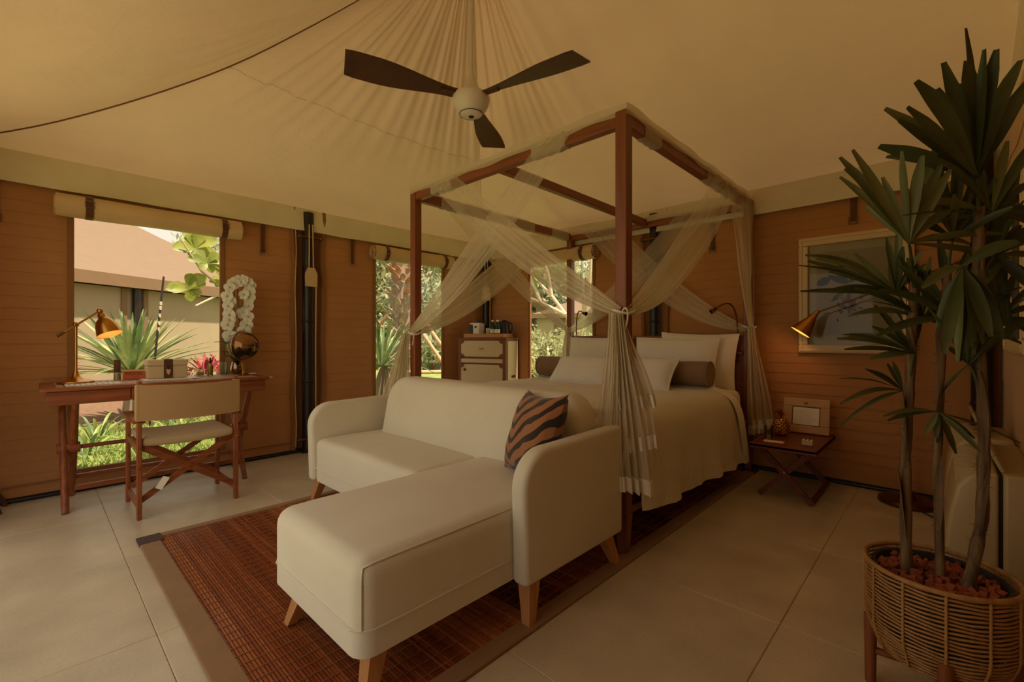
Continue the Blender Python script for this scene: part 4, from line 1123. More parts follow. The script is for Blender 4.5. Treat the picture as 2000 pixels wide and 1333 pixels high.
# ---- rolled blinds over the windows
def blind(label, mapf, a0, a1, straps):
    c = mapf((a0 + a1) / 2, 1.90, .085); t = thing('rolled_blind', label, 'blind', c)
    p0, p1 = Vector(mapf(a0, 1.958, .085)), Vector(mapf(a1, 1.958, .085))
    ax = (p1 - p0).normalized(); n = 24; up = Vector((0, 0, 1)); sd = ax.cross(up); mb = MB()
    rad = lambda q, a: (.070 + .003 * math.sin(3 * q + a * 3)) * (1 + .03 * math.sin(a * 9))
    mb.grid(lambda u, v: p0.lerp(p1, u) + sd * math.cos(2 * PI * v) * rad(2 * PI * v, u) + up * math.sin(2 * PI * v) * rad(2 * PI * v, u) * 1.06, 20, n)
    mb.build('roll', m_roll, t, 70)
    for p, s in ((p0, -1), (p1, 1)):
        sp_ = [p + ax * s * .002 + (sd * math.cos(q * .5) + up * math.sin(q * .5)) * (.012 + .0016 * q) for q in range(37)]
        MB().tube(sp_, .006, 5).build('roll_end', m_roll, t, 60)
        MB().add([p + ax * s * -.004 + (sd * math.cos(2 * PI * k / 20) + up * math.sin(2 * PI * k / 20)) * .070 for k in range(20)], [tuple(range(20))]).build('roll_face', m_hem, t)
    for a in straps:
        b = Vector(mapf(a, 1.958, .085)); ring = []
        st = MB(); st.grid(lambda u, v: b + ax * (u - .5) * .040 + (sd * math.cos(2 * PI * v) * .078 + up * math.sin(2 * PI * v) * .082), 1, 20)
        s_ = st.build('strap', m_leather, t, 60)
        d = Vector(mapf(0, 0, 1)) - Vector(mapf(0, 0, 0)); f0 = b + d * .083
        MB().tube([f0 + ax * .024 + up * .03, f0 - ax * .024 + up * .03, f0 - ax * .024 - up * .012, f0 + ax * .024 - up * .012], .0035, 6, closed=True).build('buckle', m_steel, s_, 60)
blind('rolled beige canvas blind strapped above the desk window', mW1, .105, 1.20, (.27, 1.075))
blind('rolled beige canvas blind strapped above the window behind the sofa', mW1, 2.42, 3.46, (2.56, 3.33))
blind('rolled beige canvas blind strapped above the window behind the bed', mW2, -3.64, -2.60, (-3.48, -2.74))
def strap(label, mapf, a, z0=1.79):
    c = mapf(a, z0, .02); t = thing('hanging_strap', label, 'strap', c, 0, None)
    lo, hi = mapf(a - .016, z0 + .02, .022), mapf(a + .016, 2.10, .028)
    l = tuple(min(lo[i], hi[i]) for i in range(3)); h = tuple(max(lo[i], hi[i]) for i in range(3))
    MB().box(l, h).build('webbing', m_leather, t)
    MB().tube([mapf(a - .024, z0 + .05, .032), mapf(a + .024, z0 + .05, .032), mapf(a + .024, z0, .032), mapf(a - .024, z0, .032)], .004, 6, closed=True).build('buckle', m_steel, t, 60)
strap('brown hanging strap with buckle between desk window and bamboo pole', mW1, 1.392)
strap('brown hanging strap with buckle between bamboo pole and sofa window', mW1, 2.227)
strap('brown hanging strap with buckle beside the far edge of the desk window wall', mW1, -.16, 1.80)
strap('brown hanging strap with buckle above the trunk cabinet', mW2, -3.82, 1.72)
strap('brown hanging strap with buckle above the botanical picture', mW2, -.47, 1.88)
strap('brown hanging strap with buckle above the headboard middle', mW2, -1.45, 1.80)
# ================================================================== SMALLER THINGS
def ball_mb(c, r, n=10, s=(1, 1, 1)): return MB().ball(c, r, n, s)
def axis_mx(d):
    """matrix turning local +z to direction d"""
    return Vector(d).to_track_quat('Z', 'Y').to_matrix()

# ---- brass desk lamp
LX, LY = -4.10, .196
m_bulb = emit('warm bulb', (1.0, .62, .25), 1.6)
m_shade_in = plain('warm white shade lining', srgb(236, 186, 120), .6)
dl = thing('desk_lamp', 'brass swing-arm desk lamp on the teak desk, switched on', 'lamp', (LX, LY, DZ))
MB().lathe([(.088, DZ + .002), (.092, DZ + .008), (.090, DZ + .016), (.070, DZ + .022), (.040, DZ + .030), (.022, DZ + .045), (.013, DZ + .075), (.010, DZ + .09)], (LX, LY, 0), 32).build('base', m_brass, dl, 50)
MB().tube([(LX, LY, DZ + .08), (LX, LY, 1.145)], .0085, 12).build('post', m_brass, dl, 60)
ball_mb((LX, LY, 1.15), .017).build('pivot', m_brass, dl, 60)
MB().tube([(LX - .02, LY, 1.15), (LX + .03, LY, 1.15)], .006, 8).build('pivot_screw', m_brass_d, dl, 60)
t0, t1 = Vector((LX, LY - .075, 1.082)), Vector((LX - .02, LY + .118, 1.246))
MB().tube([t0, t1], .006, 10).build('swing_arm', m_brass, dl, 60)
MB().tube([t0 - Vector((0, .012, .010)), t0 + Vector((0, .02, .018))], .009, 10).build('counterweight', m_brass_d, dl, 60)
ball_mb(t1, .018).build('elbow', m_brass, dl, 60)
ax = Vector((.05, .045, -.150)).normalized(); mx = axis_mx(ax); c0 = t1 + Vector((0, .004, -.015))
sh = MB().lathe([(.010, .0), (.019, .004), (.023, .014), (.024, .034), (.030, .042), (.046, .060), (.058, .090), (.066, .130), (.070, .158), (.0685, .158), (.0645, .130), (.056, .090), (.044, .061), (.026, .044)], c0, 32, mx, caps=False).build('shade', m_brass, dl, 50)
MB().lathe([(.0680, .156), (.0640, .128), (.0555, .089), (.0435, .0615), (1e-4, .050)], c0, 32, mx, caps=False).build('shade_lining', m_shade_in, sh, 60)
ball_mb(c0 + ax * .10, .020).build('bulb', m_bulb, sh, 60)
MB().tube([c0 - ax * .012, c0 + ax * .012], .012, 10).build('shade_neck', m_brass_d, sh, 60)
def lamp_light(name, loc, e, col=(1., .55, .2), r=.02):
    l = D.lights.new(name, 'POINT'); l.energy = e; l.color = col; l.shadow_soft_size = r
    o = D.objects.new(name, l); COL.objects.link(o); o.location = loc
lamp_light('desk_lamp_light', tuple(c0 + ax * .140), .085)

# ---- things on the desk
def cyl(x, y, prof, n=24): return MB().lathe(prof, (x, y, 0), n)
nb = thing('desk_pad', 'pale patterned writing pad and papers lying below the desk lamp', 'pad', (-3.96, .27, DZ))
MB().rbox((-4.03, .14, DZ + .0014), (-3.86, .40, DZ + .006), .001, 1).build('pad', m_paper, nb)
pl_ = MB()
for k in range(9): pl_.box((-4.02, .155 + k * .026, DZ + .006), (-3.87, .158 + k * .026, DZ + .0066))
pl_.build('printed_lines', m_black, nb)
tb_ = thing('brown_capped_bottle', 'slim glass bottle with tall brown cap beside the sign', 'bottle', (-4.22, .412, DZ))
cyl(-4.22, .412, [(.019, DZ + .0015), (.020, DZ + .006), (.019, DZ + .055), (.017, DZ + .058)]).build('glass_body', m_glass, tb_, 50)
cyl(-4.22, .412, [(.0165, DZ + .003), (.0165, DZ + .05), (1e-4, DZ + .05)]).build('content', m_cream_leather, tb_, 50)
cyl(-4.22, .412, [(.0185, DZ + .058), (.0195, DZ + .062), (.019, DZ + .140), (.016, DZ + .146), (1e-4, DZ + .147)]).build('cap', m_leather, tb_, 50)
def text(parent, body, mx, size, m, name='lettering', ext=.0006):
    cu = D.curves.new(name, 'FONT'); cu.body = body; cu.size = size; cu.extrude = ext; cu.align_x = 'CENTER'; cu.align_y = 'CENTER'
    cu.materials.append(m)
    tmp = D.objects.new(name, cu); COL.objects.link(tmp)
    bpy.context.view_layer.update()
    me = D.meshes.new_from_object(tmp.evaluated_get(bpy.context.evaluated_depsgraph_get()))
    D.objects.remove(tmp); D.curves.remove(cu)
    o = D.objects.new(name, me); COL.objects.link(o); o.parent = parent
    if not me.materials: me.materials.append(m)
    base = Matrix.Translation(Vector(ROOT.get(parent.name, (0, 0, 0))))
    o.matrix_local = base.inverted() @ mx
    return o
m_sign = plain('orange card', srgb(186, 96, 44), .7); m_signd = plain('dark red print', srgb(96, 28, 16), .7); m_signl = plain('pale card edge', srgb(214, 168, 112), .7)
sg = thing('desk_sign', 'small orange block reading NOTES with paler edge', 'sign', (-4.20, .505, DZ))
def face(c, yaw): return Matrix.Translation(c) @ Matrix.Rotation(yaw, 4, 'Z') @ Matrix.Rotation(PI / 2, 4, 'X')
ya = math.radians(72); R_ = Matrix.Translation((-4.20, .505, 0)) @ Matrix.Rotation(ya, 4, 'Z')
MB().rbox((-.062, -.012, DZ + .0015), (.062, .012, DZ + .068), .002, 1, R_).build('block', m_sign, sg)
MB().box((-.060, -.0135, DZ + .010), (.060, -.012, DZ + .062), R_).build('panel', m_sign, sg)
MB().box((-.064, -.0130, DZ + .062), (.064, .012, DZ + .0705), R_).box((-.066, -.013, DZ + .0015), (-.061, .012, DZ + .07), R_).build('edge', m_signl, sg)
text(sg, 'NOTES', R_ @ Matrix.Translation((0, -.0142, DZ + .046)) @ Matrix.Rotation(PI / 2, 4, 'X'), .031, m_signd)
bx = thing('leather_box', 'cream leather box with brown strap and metal clasp on the desk', 'box', (-4.13, .675, DZ))
MB().rbox((-4.20, .560, DZ + .009), (-4.06, .792, DZ + .098), .006, 2).build('body', m_cream_leather, bx)
MB().rbox((-4.202, .557, DZ + .099), (-4.058, .795, DZ + .142), .008, 3).build('lid', m_cream_leather, bx)
s_ = MB().rbox((-4.060, .650, DZ + .012), (-4.0535, .702, DZ + .145), .002, 1).rbox((-4.15, .655, DZ + .141), (-4.056, .697, DZ + .146), .002, 1).build('strap', m_leather, bx)
MB().prism([(.664, DZ + .075), (.688, DZ + .075), (.688, DZ + .055), (.676, DZ + .030), (.664, DZ + .055)], lambda u, v, d: (d, u, v), -4.0535, -4.050).build('strap_tongue', m_cream_leather, s_)
MB().tube([(-4.049, .676 + .016 * math.cos(k * .785), DZ + .092 + .018 * math.sin(k * .785)) for k in range(8)], .0035, 6, closed=True).build('clasp', m_steel, s_, 60)
nt_ = thing('notebooks', 'flat pale magazines lying below the cream leather box', 'magazine', (-4.05, .68, DZ))
MB().rbox((-4.22, .530, DZ + .0013), (-3.95, .800, DZ + .005), .001, 1).build('magazine', m_paper, nt_)
MB().rbox((-4.20, .550, DZ + .0052), (-3.965, .850, DZ + .0085), .001, 1).build('magazine', m_white, nt_)
b1 = thing('square_perfume_bottle', 'squat square clear glass bottle beside the leather box', 'bottle', (-4.20, .90, DZ))
MB().rbox((-4.228, .872, DZ + .0015), (-4.172, .928, DZ + .058), .006, 2).build('glass_body', m_glass, b1, 40)
MB().rbox((-4.222, .878, DZ + .006), (-4.178, .922, DZ + .036), .004, 2).build('liquid', plain('amber liquid', srgb(196, 176, 120), .2), b1, 40)
cyl(-4.20, .90, [(.010, DZ + .058), (.013, DZ + .062), (.013, DZ + .066), (.010, DZ + .07)], 16).build('neck', m_brass, b1, 50)
b2 = thing('dropper_bottle', 'slim yellow oil bottle with dark dropper cap', 'bottle', (-4.20, .967, DZ))
cyl(-4.20, .967, [(.016, DZ + .0015), (.019, DZ + .006), (.019, DZ + .085), (.008, DZ + .098), (.008, DZ + .104)], 20).build('glass_body', m_glass, b2, 50)
cyl(-4.20, .967, [(.0165, DZ + .004), (.0165, DZ + .083), (1e-4, DZ + .085)], 20).build('oil', plain('yellow oil', srgb(190, 160, 36), .2), b2, 50)
cyl(-4.20, .967, [(.010, DZ + .100), (.010, DZ + .118), (.006, DZ + .122), (.006, DZ + .140), (1e-4, DZ + .145)], 16).build('dropper', m_black, b2, 50)
one(cyl(-4.20, 1.062, [(.022, DZ + .0015), (.024, DZ + .105), (.0225, DZ + .105), (.020, DZ + .008), (1e-4, DZ + .008)]), 'glass_tumbler', m_glass, 'clear glass tumbler beside the orchid pot', 'glass', (-4.20, 1.062, DZ), None, 50)
# orchid
m_orch = leafy('orchid petal', srgb(226, 224, 206), srgb(244, 242, 228), .3, 30.)
m_orleaf = leafy('orchid leaf', srgb(52, 70, 36), srgb(86, 104, 54), .15, 9.)
OX, OY = -4.235, 1.165
orc = thing('orchid_plant', 'white orchid with two hanging flower sprays in metallic pot', 'plant', (OX, OY, DZ))
cyl(OX, OY, [(.036, DZ + .0015), (.050, DZ + .02), (.054, DZ + .05), (.048, DZ + .085), (.042, DZ + .10), (.040, DZ + .098), (1e-4, DZ + .09)], 28).build('pot', m_chrome, orc, 50)
rr = random.Random(5)
for k, (a, l, e) in enumerate(((0.5, .24, .6), (2.2, .26, .8), (3.6, .24, .45), (5.0, .27, .8), (1.3, .22, 1.0), (5.8, .22, .3), (-1.0, .25, 1.1))):
    mb = MB(); b = Vector((OX, OY, DZ + .09)); blade(mb, b, b + Vector((.45 * math.cos(a) * l * math.cos(e) + .01, math.sin(a) * l * math.cos(e), math.sin(e) * l)), .044, .22, .25, 8); mb.build('leaf', m_orleaf, orc, 70)
def flower(c, nrm, r):
    n = Vector(nrm).normalized(); mx = n.to_track_quat('Z', 'Y').to_matrix(); root = MB()
    for k in range(5):
        a = k * 2 * PI / 5 + PI / 2; wdt = .62 if k in (1, 4) else .40; vs = [Vector((0, 0, 0))]; m_ = 8
        d = Vector((math.cos(a), math.sin(a), 0)); s = Vector((-d.y, d.x, 0))
        for i in range(m_ + 1):
            q = PI * i / m_ - PI / 2; vs.append(d * r * (.55 + .45 * math.cos(q)) + s * r * wdt * math.sin(q) + Vector((0, 0, .16 * r * math.cos(q * 1.3))))
        root.add([mx @ v + Vector(c) for v in vs], [(0, i, i + 1) for i in range(1, m_ + 1)])
    f = root.build('flower', m_orch, orc, 70)
    MB().ball(Vector(c) + n * r * .12, r * .16, 5).build('flower_heart', m_brass_d if False else MATS['yellow oil'], f, 60)
for side, pts in ((0, [(1.155, 1.525), (1.125, 1.505), (1.095, 1.47), (1.115, 1.43), (1.08, 1.40), (1.105, 1.36), (1.085, 1.32), (1.11, 1.29), (1.095, 1.25), (1.10, 1.21), (1.085, 1.17), (1.10, 1.12), (1.10, 1.08)]),
                  (1, [(1.19, 1.54), (1.235, 1.525), (1.255, 1.50), (1.21, 1.485), (1.24, 1.45), (1.20, 1.42), (1.235, 1.40), (1.195, 1.35), (1.235, 1.33), (1.20, 1.27), (1.225, 1.24), (1.195, 1.19), (1.22, 1.17), (1.20, 1.12), (1.215, 1.09)])):
    MB().tube([(OX, OY, DZ + .09), (OX - .01, OY + .02 * (1 if side else -1), 1.2), (OX, OY + (.0 if side else -.02), 1.50), (OX + .03, pts[2][0], 1.52)] + [(OX + .035, p[0], p[1] - .01) for p in pts[4::3]], .0035, 6).build('flower_stem', m_orleaf, orc, 60)
    for k, (y, z) in enumerate(pts):
        if k % 4 == 3: continue
        flower((OX + .05 + rr.uniform(-.015, .02), y, z), (.8, -.55 + rr.uniform(-.3, .3), rr.uniform(-.15, .2)), rr.uniform(.044, .054))
# globe
GX, GY, GZ = -4.05, 1.158, 1.003
m_globe = None
def globe_mat():
    m, nt, b = new_mat('globe print'); n = tex_noise(nt, 9., 3.)
    r = ramp(nt, n.outputs[0], [(.46, rgba(srgb(44, 34, 26))), (.54, rgba(srgb(150, 104, 62)))]); nt.links.new(r.outputs[0], b.inputs['Base Color'])
    b.inputs['Roughness'].default_value = .12; b.inputs['Metallic'].default_value = .55; return m
gl = thing('desk_globe', 'dark glossy desk globe on slender brass stand', 'globe', (GX, GY, DZ))
ball_mb((GX, GY, GZ), .112, 20).build('sphere', globe_mat(), gl, 60)
cyl(GX, GY, [(.050, DZ + .0015), (.052, DZ + .006), (.030, DZ + .012), (.010, DZ + .018), (.008, DZ + .12), (.016, DZ + .13)], 24).build('stand', m_brass, gl, 50)
MB().tube([(GX + .119 * math.sin(a) * .5, GY - .119 * math.sin(a) * .85, GZ - .119 * math.cos(a)) for a in [PI * k / 16 for k in range(17)]], .0045, 6).build('meridian_arc', m_brass, gl, 60)
MB().tube([(GX, GY, GZ + .11), (GX, GY, GZ + .135)], .006, 8).build('finial', m_brass, gl, 60)
one(MB().ball((-4.08, 1.235, DZ + .008), .03, 6, (1, 1, .25)), 'shell_dish', m_white, 'small white dish at the end of the desk', 'dish', (-4.08, 1.235, DZ), None, 60)

# ---- trunk cabinet in the corner
CA = math.radians(20.); CL = (-3.909, 3.606, 0)
cab = thing('trunk_cabinet', 'cream leather trunk cabinet with brown leather corners in the room corner', 'cabinet', CL, CA)
def cb(mb, name, m, parent=cab, sm=0): return mb.build(name, m, parent, sm, local=True)
m_trim = fabric('brown cabinet leather', srgb(122, 74, 44), rough=.5, weave=150.)
cb(MB().rbox((-.31, .008, .03), (.31, .36, 1.062), .006, 2), 'body', m_trim)
cb(MB().rbox((.308, .05, .06), (.316, .335, 1.03), .003, 1), 'side_panel', m_cream_leather)
cb(MB().rbox((-.316, .05, .06), (-.308, .335, 1.03), .003, 1), 'side_panel', m_cream_leather)
for z0, z1, knob in ((.845, 1.035, 1), (.775, .822, 0), (.50, .755, 2), (.06, .47, 2)):
    d_ = cb(MB().rbox((-.275, -.004, z0), (.275, .010, z1), .004, 1), 'drawer_front' if knob != 2 else 'door', m_cream_leather)
    if knob:
        for sx in (-1, 1):
            for zz, sz in ((z0, 1), (z1, -1)):
                pl = [(sx * .277, zz - sz * .002)] + [(sx * .277 - sx * .052 * math.cos(a * PI / 12), zz + sz * .040 * math.sin(a * PI / 12)) for a in range(7)]
                cb(MB().prism(pl, lambda u, v, d: (u, d, v), -.0075, -.003), 'corner_leather', m_trim, d_)
    if knob == 1: cb(MB().tube([(-.03 + .0075 * k, -.012 - .006 * math.sin(PI * k / 8), .945 - .008 * math.sin(PI * k / 8)) for k in range(9)], .004, 6), 'pull', m_brass_d, d_, 60)
    if knob == 2: cb(MB().ball((-.22, -.014, z1 - .06), .016, 6), 'knob', m_brass_d, d_, 60)
for s in (-1, 1): cb(MB().rbox((s * .29 - .02, -.006, .03), (s * .29 + .02, .012, 1.064), .003, 1), 'edge_strip', m_trim)
cb(MB().rbox((-.315, -.006, 1.040), (.315, .365, 1.066), .003, 1), 'top', m_trim)
cb(MB().rbox((.312, .15, .60), (.330, .24, .625), .006, 2), 'side_handle', m_brass_d)
CR = Matrix.Translation(CL) @ Matrix.Rotation(CA, 4, 'Z')
def cpt(x, y, z): return tuple(CR @ Vector((x, y, z)))
TZ0 = 1.068
ty = thing('serving_tray', 'pale wooden serving tray on top of the trunk cabinet', 'tray', cpt(0, .18, TZ0), CA)
def lt(mb, name, m, p, sm=0): return mb.build(name, m, p, sm, local=True)
m_traywood = wood('tray wood', srgb(176, 116, 62), srgb(202, 142, 84), 0)
lt(MB().box((-.26, -.13, 0), (.25, .15, .008)), 'tray_base', m_traywood, ty)
for lo, hi in (((-.26, -.135, 0), (.25, -.125, .048)), ((-.26, .145, 0), (.25, .155, .048)), ((-.265, -.135, 0), (-.255, .155, .048)), ((.245, -.135, 0), (.255, .155, .048))):
    lt(MB().rbox(lo, hi, .003, 1), 'tray_side', m_traywood, ty)
TZ1 = TZ0 + .010
cm = thing('coffee_machine', 'white capsule coffee machine with dark water tank on the tray', 'coffee machine', cpt(-.15, .16, TZ1), CA)
lt(MB().rbox((-.07, -.06, 0), (.07, .09, .17), .02, 3), 'body', m_white, cm, 50)
lt(MB().rbox((-.062, -.072, .01), (-.02, -.058, .15), .006, 2), 'water_tank', m_black, cm)
lt(MB().rbox((.0, -.10, .0), (.06, -.06, .016), .004, 2), 'drip_tray', m_black, cm)
lt(MB().tube([(.02, .03, .17), (.02, .03, .215)], .018, 10), 'lever', m_black, cm, 60)
lt(MB().tube([(.02, -.07, .11), (.02, -.07, .13)], .012, 8), 'spout', m_black, cm, 60)
kt = thing('electric_kettle', 'dark rounded electric kettle standing behind the bottles', 'kettle', cpt(.185, .24, TZ1), CA)
lt(MB().lathe([(.055, 0), (.062, .01), (.066, .06), (.055, .15), (.045, .185), (.02, .20), (1e-4, .205)], (0, 0, 0), 24), 'body', m_black, kt, 50)
lt(MB().tube(bez((.05, 0, .17), (.12, 0, .18), (.12, 0, .05), (.062, 0, .05), 10), .009, 8), 'handle', m_black, kt, 60)
lt(MB().add([(-.045, -.015, .17), (-.045, .015, .17), (-.085, 0, .19), (-.05, 0, .13)], [(0, 1, 2), (0, 2, 3), (1, 3, 2)]), 'spout', m_black, kt)
for k, (x, y) in enumerate(((.085, .12), (.150, .115))):
    b = thing('water_bottle', 'teal glass water bottle on the serving tray in front of the kettle', 'bottle', cpt(x, y, TZ1), CA, 'water bottles on the tray')
    lt(MB().lathe([(.030, 0), (.032, .005), (.032, .11), (.026, .14), (.013, .165), (.013, .185)], (0, 0, 0), 20), 'glass_body', m_green_glass, b, 50)
    lt(MB().lathe([(.015, .180), (.015, .200), (1e-4, .202)], (0, 0, 0), 16), 'cap', m_white, b, 50)
    lt(MB().lathe([(.0328, .045), (.0328, .09)], (0, 0, 0), 20, caps=False), 'paper_label', m_paper, b, 50)
one(MB().lathe([(.028, 0), (.030, .07), (.028, .07), (.026, .006), (1e-4, .006)], cpt(.045, .075, TZ1), 20), 'drinking_glass', m_glass, 'clear drinking glass at the front of the serving tray', 'glass', cpt(.045, .075, TZ1), None, 50)
cd = thing('tea_caddy', 'small cream card box at the back of the serving tray', 'box', cpt(.0, .22, TZ1), CA)
lt(MB().rbox((-.045, -.02, 0), (.045, .02, .10), .003, 1), 'box', m_cream_leather, cd); lt(MB().rbox((-.046, -.021, .085), (.046, .021, .104), .003, 1), 'lid', m_paper, cd)

# ---- striped cushion on the sofa
def tiger():
    m, nt, b = new_mat('tiger print'); tc = nt.nodes.new('ShaderNodeTexCoord'); sp = nt.nodes.new('ShaderNodeSeparateXYZ')
    n = nt.nodes.new('ShaderNodeTexNoise'); n.inputs['Scale'].default_value = 5.; n.inputs['Detail'].default_value = 2
    nt.links.new(tc.outputs['Object'], n.inputs[0]); nt.links.new(tc.outputs['Object'], sp.inputs[0])
    def mth(op, a, b_=None):
        q = nt.nodes.new('ShaderNodeMath'); q.operation = op
        for i, s in enumerate((a, b_)):
            if s is None: continue
            if isinstance(s, (int, float)): q.inputs[i].default_value = s
            else: nt.links.new(s, q.inputs[i])
        return q.outputs[0]
    xo = mth('ADD', sp.outputs['X'], .10)
    v = mth('SUBTRACT', sp.outputs['Z'], mth('MULTIPLY', mth('ABSOLUTE', xo), .75))
    v = mth('ADD', v, mth('MULTIPLY', mth('SUBTRACT', n.outputs[0], .5), .11))
    s = mth('SINE', mth('MULTIPLY', v, 92.))
    s = mth('ADD', s, mth('MULTIPLY', mth('SUBTRACT', n.outputs[0], .5), 1.6))
    r = ramp(nt, s, [(.02, rgba(srgb(160, 102, 60))), (.14, rgba(srgb(40, 28, 22)))])
    nt.links.new(r.outputs[0], b.inputs['Base Color']); b.inputs['Roughness'].default_value = .95; b.inputs['Sheen Weight'].default_value = .3
    n2 = tex_noise(nt, 350., 2.); bump(nt, b, n2.outputs[0], .4, .003)
    return m
pillow('throw_cushion', 'tiger striped orange and black throw cushion on the sofa', .40, .40, .16, (-1.335, 1.555, .630), .34, tiger(), -.42, .05, None, 'cushion', False, 7., .17)

# ---- gooseneck reading lights on the headboard
def reading(label, pts, head):
    t = thing('reading_light', label, 'lamp', pts[0])
    MB().rbox((pts[0][0] - .015, pts[0][1] - .012, pts[0][2]), (pts[0][0] + .015, pts[0][1] + .012, pts[0][2] + .012), .003, 1).build('mount', m_steel, t)
    MB().tube(bez(*pts, 16), .0065, 8).build('gooseneck', m_brass_d, t, 60)
    e = Vector(pts[3]); h = Vector(head).normalized()
    MB().lathe([(.009, -.01), (.016, 0), (.021, .045), (.019, .045), (.015, .004), (1e-4, .004)], e, 16, axis_mx(h), caps=False).build('lamp_head', m_brass_d, t, 50)
reading('gooseneck reading light on the headboard by the nightstand', ((-1.209, 3.93, 1.087), (-1.20, 3.90, 1.40), (-1.26, 3.80, 1.36), (-1.315, 3.74, 1.295)), (-.5, -.5, -.45))
reading('gooseneck reading light on the headboard by the window', ((-2.796, 3.93, 1.087), (-2.80, 3.93, 1.38), (-2.74, 3.90, 1.36), (-2.67, 3.87, 1.320)), (.9, -.2, -.2))

# ---- folding nightstand and what stands on it
NZ = .365
ns = thing('folding_nightstand', 'low red-brown folding side table with crossed legs beside the bed', 'table', (-.755, 3.65, 0))
MB().rbox((-.945, 3.31, NZ - .022), (-.565, 3.985, NZ - .004), .003, 1).build('top', m_redwood, ns)
for lo, hi in (((-.945, 3.31, NZ - .035), (-.565, 3.335, NZ)), ((-.945, 3.96, NZ - .035), (-.565, 3.985, NZ)), ((-.945, 3.335, NZ - .035), (-.92, 3.96, NZ)), ((-.59, 3.335, NZ - .035), (-.565, 3.96, NZ))):
    MB().rbox(lo, hi, .003, 1).build('tray_rim', m_redwood, ns)
for y in (3.385, 3.92):
    MB().bar((-.905, y, NZ - .03), (-.600, y, .008), .020, .034).build('leg', m_redwood, ns)
    MB().bar((-.605, y + .022, NZ - .03), (-.910, y + .022, .008), .020, .034).build('leg', m_redwood, ns)
    MB().tube([(-.755, y - .014, .185), (-.755, y + .036, .185)], .008, 8).build('pivot_bolt', m_brass, ns, 60)
MB().bar((-.605, 3.385, .02), (-.605, 3.92, .02), .02, .03).build('leg_rail', m_redwood, ns)
pf = thing('photo_frame', 'tan leather photo frame with printed card standing on the nightstand', 'frame', (-.73, 3.90, NZ))
FM = Matrix.Translation((-.733, 3.885, NZ + .002)) @ Matrix.Rotation(-.20, 4, 'X')
fw, fh = .146, .252
for lo, hi in (((-fw, -.010, 0), (fw, .010, .055)), ((-fw, -.010, fh - .060), (fw, .010, fh)), ((-fw, -.010, .055), (-fw + .058, .010, fh - .06)), ((fw - .058, -.010, .055), (fw, .010, fh - .06))):
    MB().rbox(lo, hi, .005, 2, FM).build('frame_side', m_frame_leather, pf)
MB().box((-fw + .054, -.004, .05), (fw - .054, .006, fh - .055), FM).build('inner_lip', m_leather, pf)
MB().box((-fw + .064, -.006, .060), (fw - .064, -.004, fh - .066), FM).build('card', m_paper, pf)
lb = MB(); r2 = random.Random(2)
for k in range(9): lb.box((-fw + .074, -.0066, .070 + k * .012), (fw - .078 - r2.random() * .03, -.0060, .0715 + k * .012), FM)
lb.build('printed_lines', m_frame_leather, pf)
MB().lathe([(1e-4, 0), (.012, .001), (.010, .005), (1e-4, .006)], (-.733, 3.885 - .0 + .035, NZ + .222), 12, Matrix.Rotation(PI / 2, 3, 'X') ).build('badge', m_brass, pf, 60)
MB().bar((-.733, 3.93, NZ + .16), (-.733, 3.975, NZ + .004), .05, .006).build('easel_leg', m_leather, pf)
pn = thing('gold_pineapple', 'gold metal pineapple ornament on the nightstand', 'ornament', (-.853, 3.72, NZ))
PX, PY = -.853, 3.72
MB().lathe([(.026, NZ), (.040, NZ + .012), (.050, NZ + .04), (.051, NZ + .07), (.042, NZ + .105), (.026, NZ + .12), (1e-4, NZ + .125)], (PX, PY, 0), 24).build('body', m_brass, pn, 50)
sc_ = MB()
for i in range(8):
    zz = NZ + .012 + i * .0135; R2 = (.040, .047, .0505, .052, .0515, .049, .045, .038)[i]
    for k in range(14):
        a = (k + .5 * (i % 2)) * 2 * PI / 14; o = Vector((math.cos(a), math.sin(a), 0)); c = Vector((PX, PY, zz)) + o * R2; s = Vector((-o.y, o.x, 0)) * .010
        sc_.add([c - s, c + s, c + Vector((0, 0, .011)), c - Vector((0, 0, .009)), c + o * .006], [(3, 1, 4), (1, 2, 4), (2, 0, 4), (0, 3, 4)])
tag(sc_.build('scales', m_brass, pn), kind='stuff')
for k in range(15):
    a = k * 2.4; el = .5 + .07 * k; l = .075 if k > 5 else .06; mb = MB(); b = Vector((PX, PY, NZ + .118))
    blade(mb, b, b + Vector((math.cos(a) * math.cos(el), math.sin(a) * math.cos(el), math.sin(el))) * l, .008, .1, .3, 5); mb.build('crown_leaf', m_brass, pn, 70)
one(MB().rbox((-.06, -.035, 0), (.06, .035, .0012), .0004, 1, Matrix.Translation((-.835, 3.455, NZ - .0035)) @ Matrix.Rotation(.05, 4, 'Z')), 'note_card', m_paper, 'blank cream card lying at the front of the nightstand', 'card', (-.835, 3.455, NZ - .003))
mt = thing('dressing_tin', 'small cream box with beads on top at the nightstand corner', 'box', (-.645, 3.49, NZ))
MB().rbox((-.675, 3.465, NZ - .003), (-.615, 3.515, NZ + .022), .003, 1).build('box', m_cream_leather, mt)
for k in range(6): MB().ball((-.668 + (k % 3) * .022, 3.477 + (k // 3) * .025, NZ + .027), .007, 5).build('bead', m_paper, mt, 60)
for x, y in ((-.905, 3.62), (-.890, 3.555)):
    one(MB().lathe([(.022, NZ - .003), (.024, NZ + .075), (.0225, NZ + .075), (.020, NZ + .004), (1e-4, NZ + .004)], (x, y, 0), 18), 'bedside_glass', m_glass, 'small clear glass on the nightstand edge behind the net', 'glass', (x, y, NZ), 'glasses on the nightstand', 50)

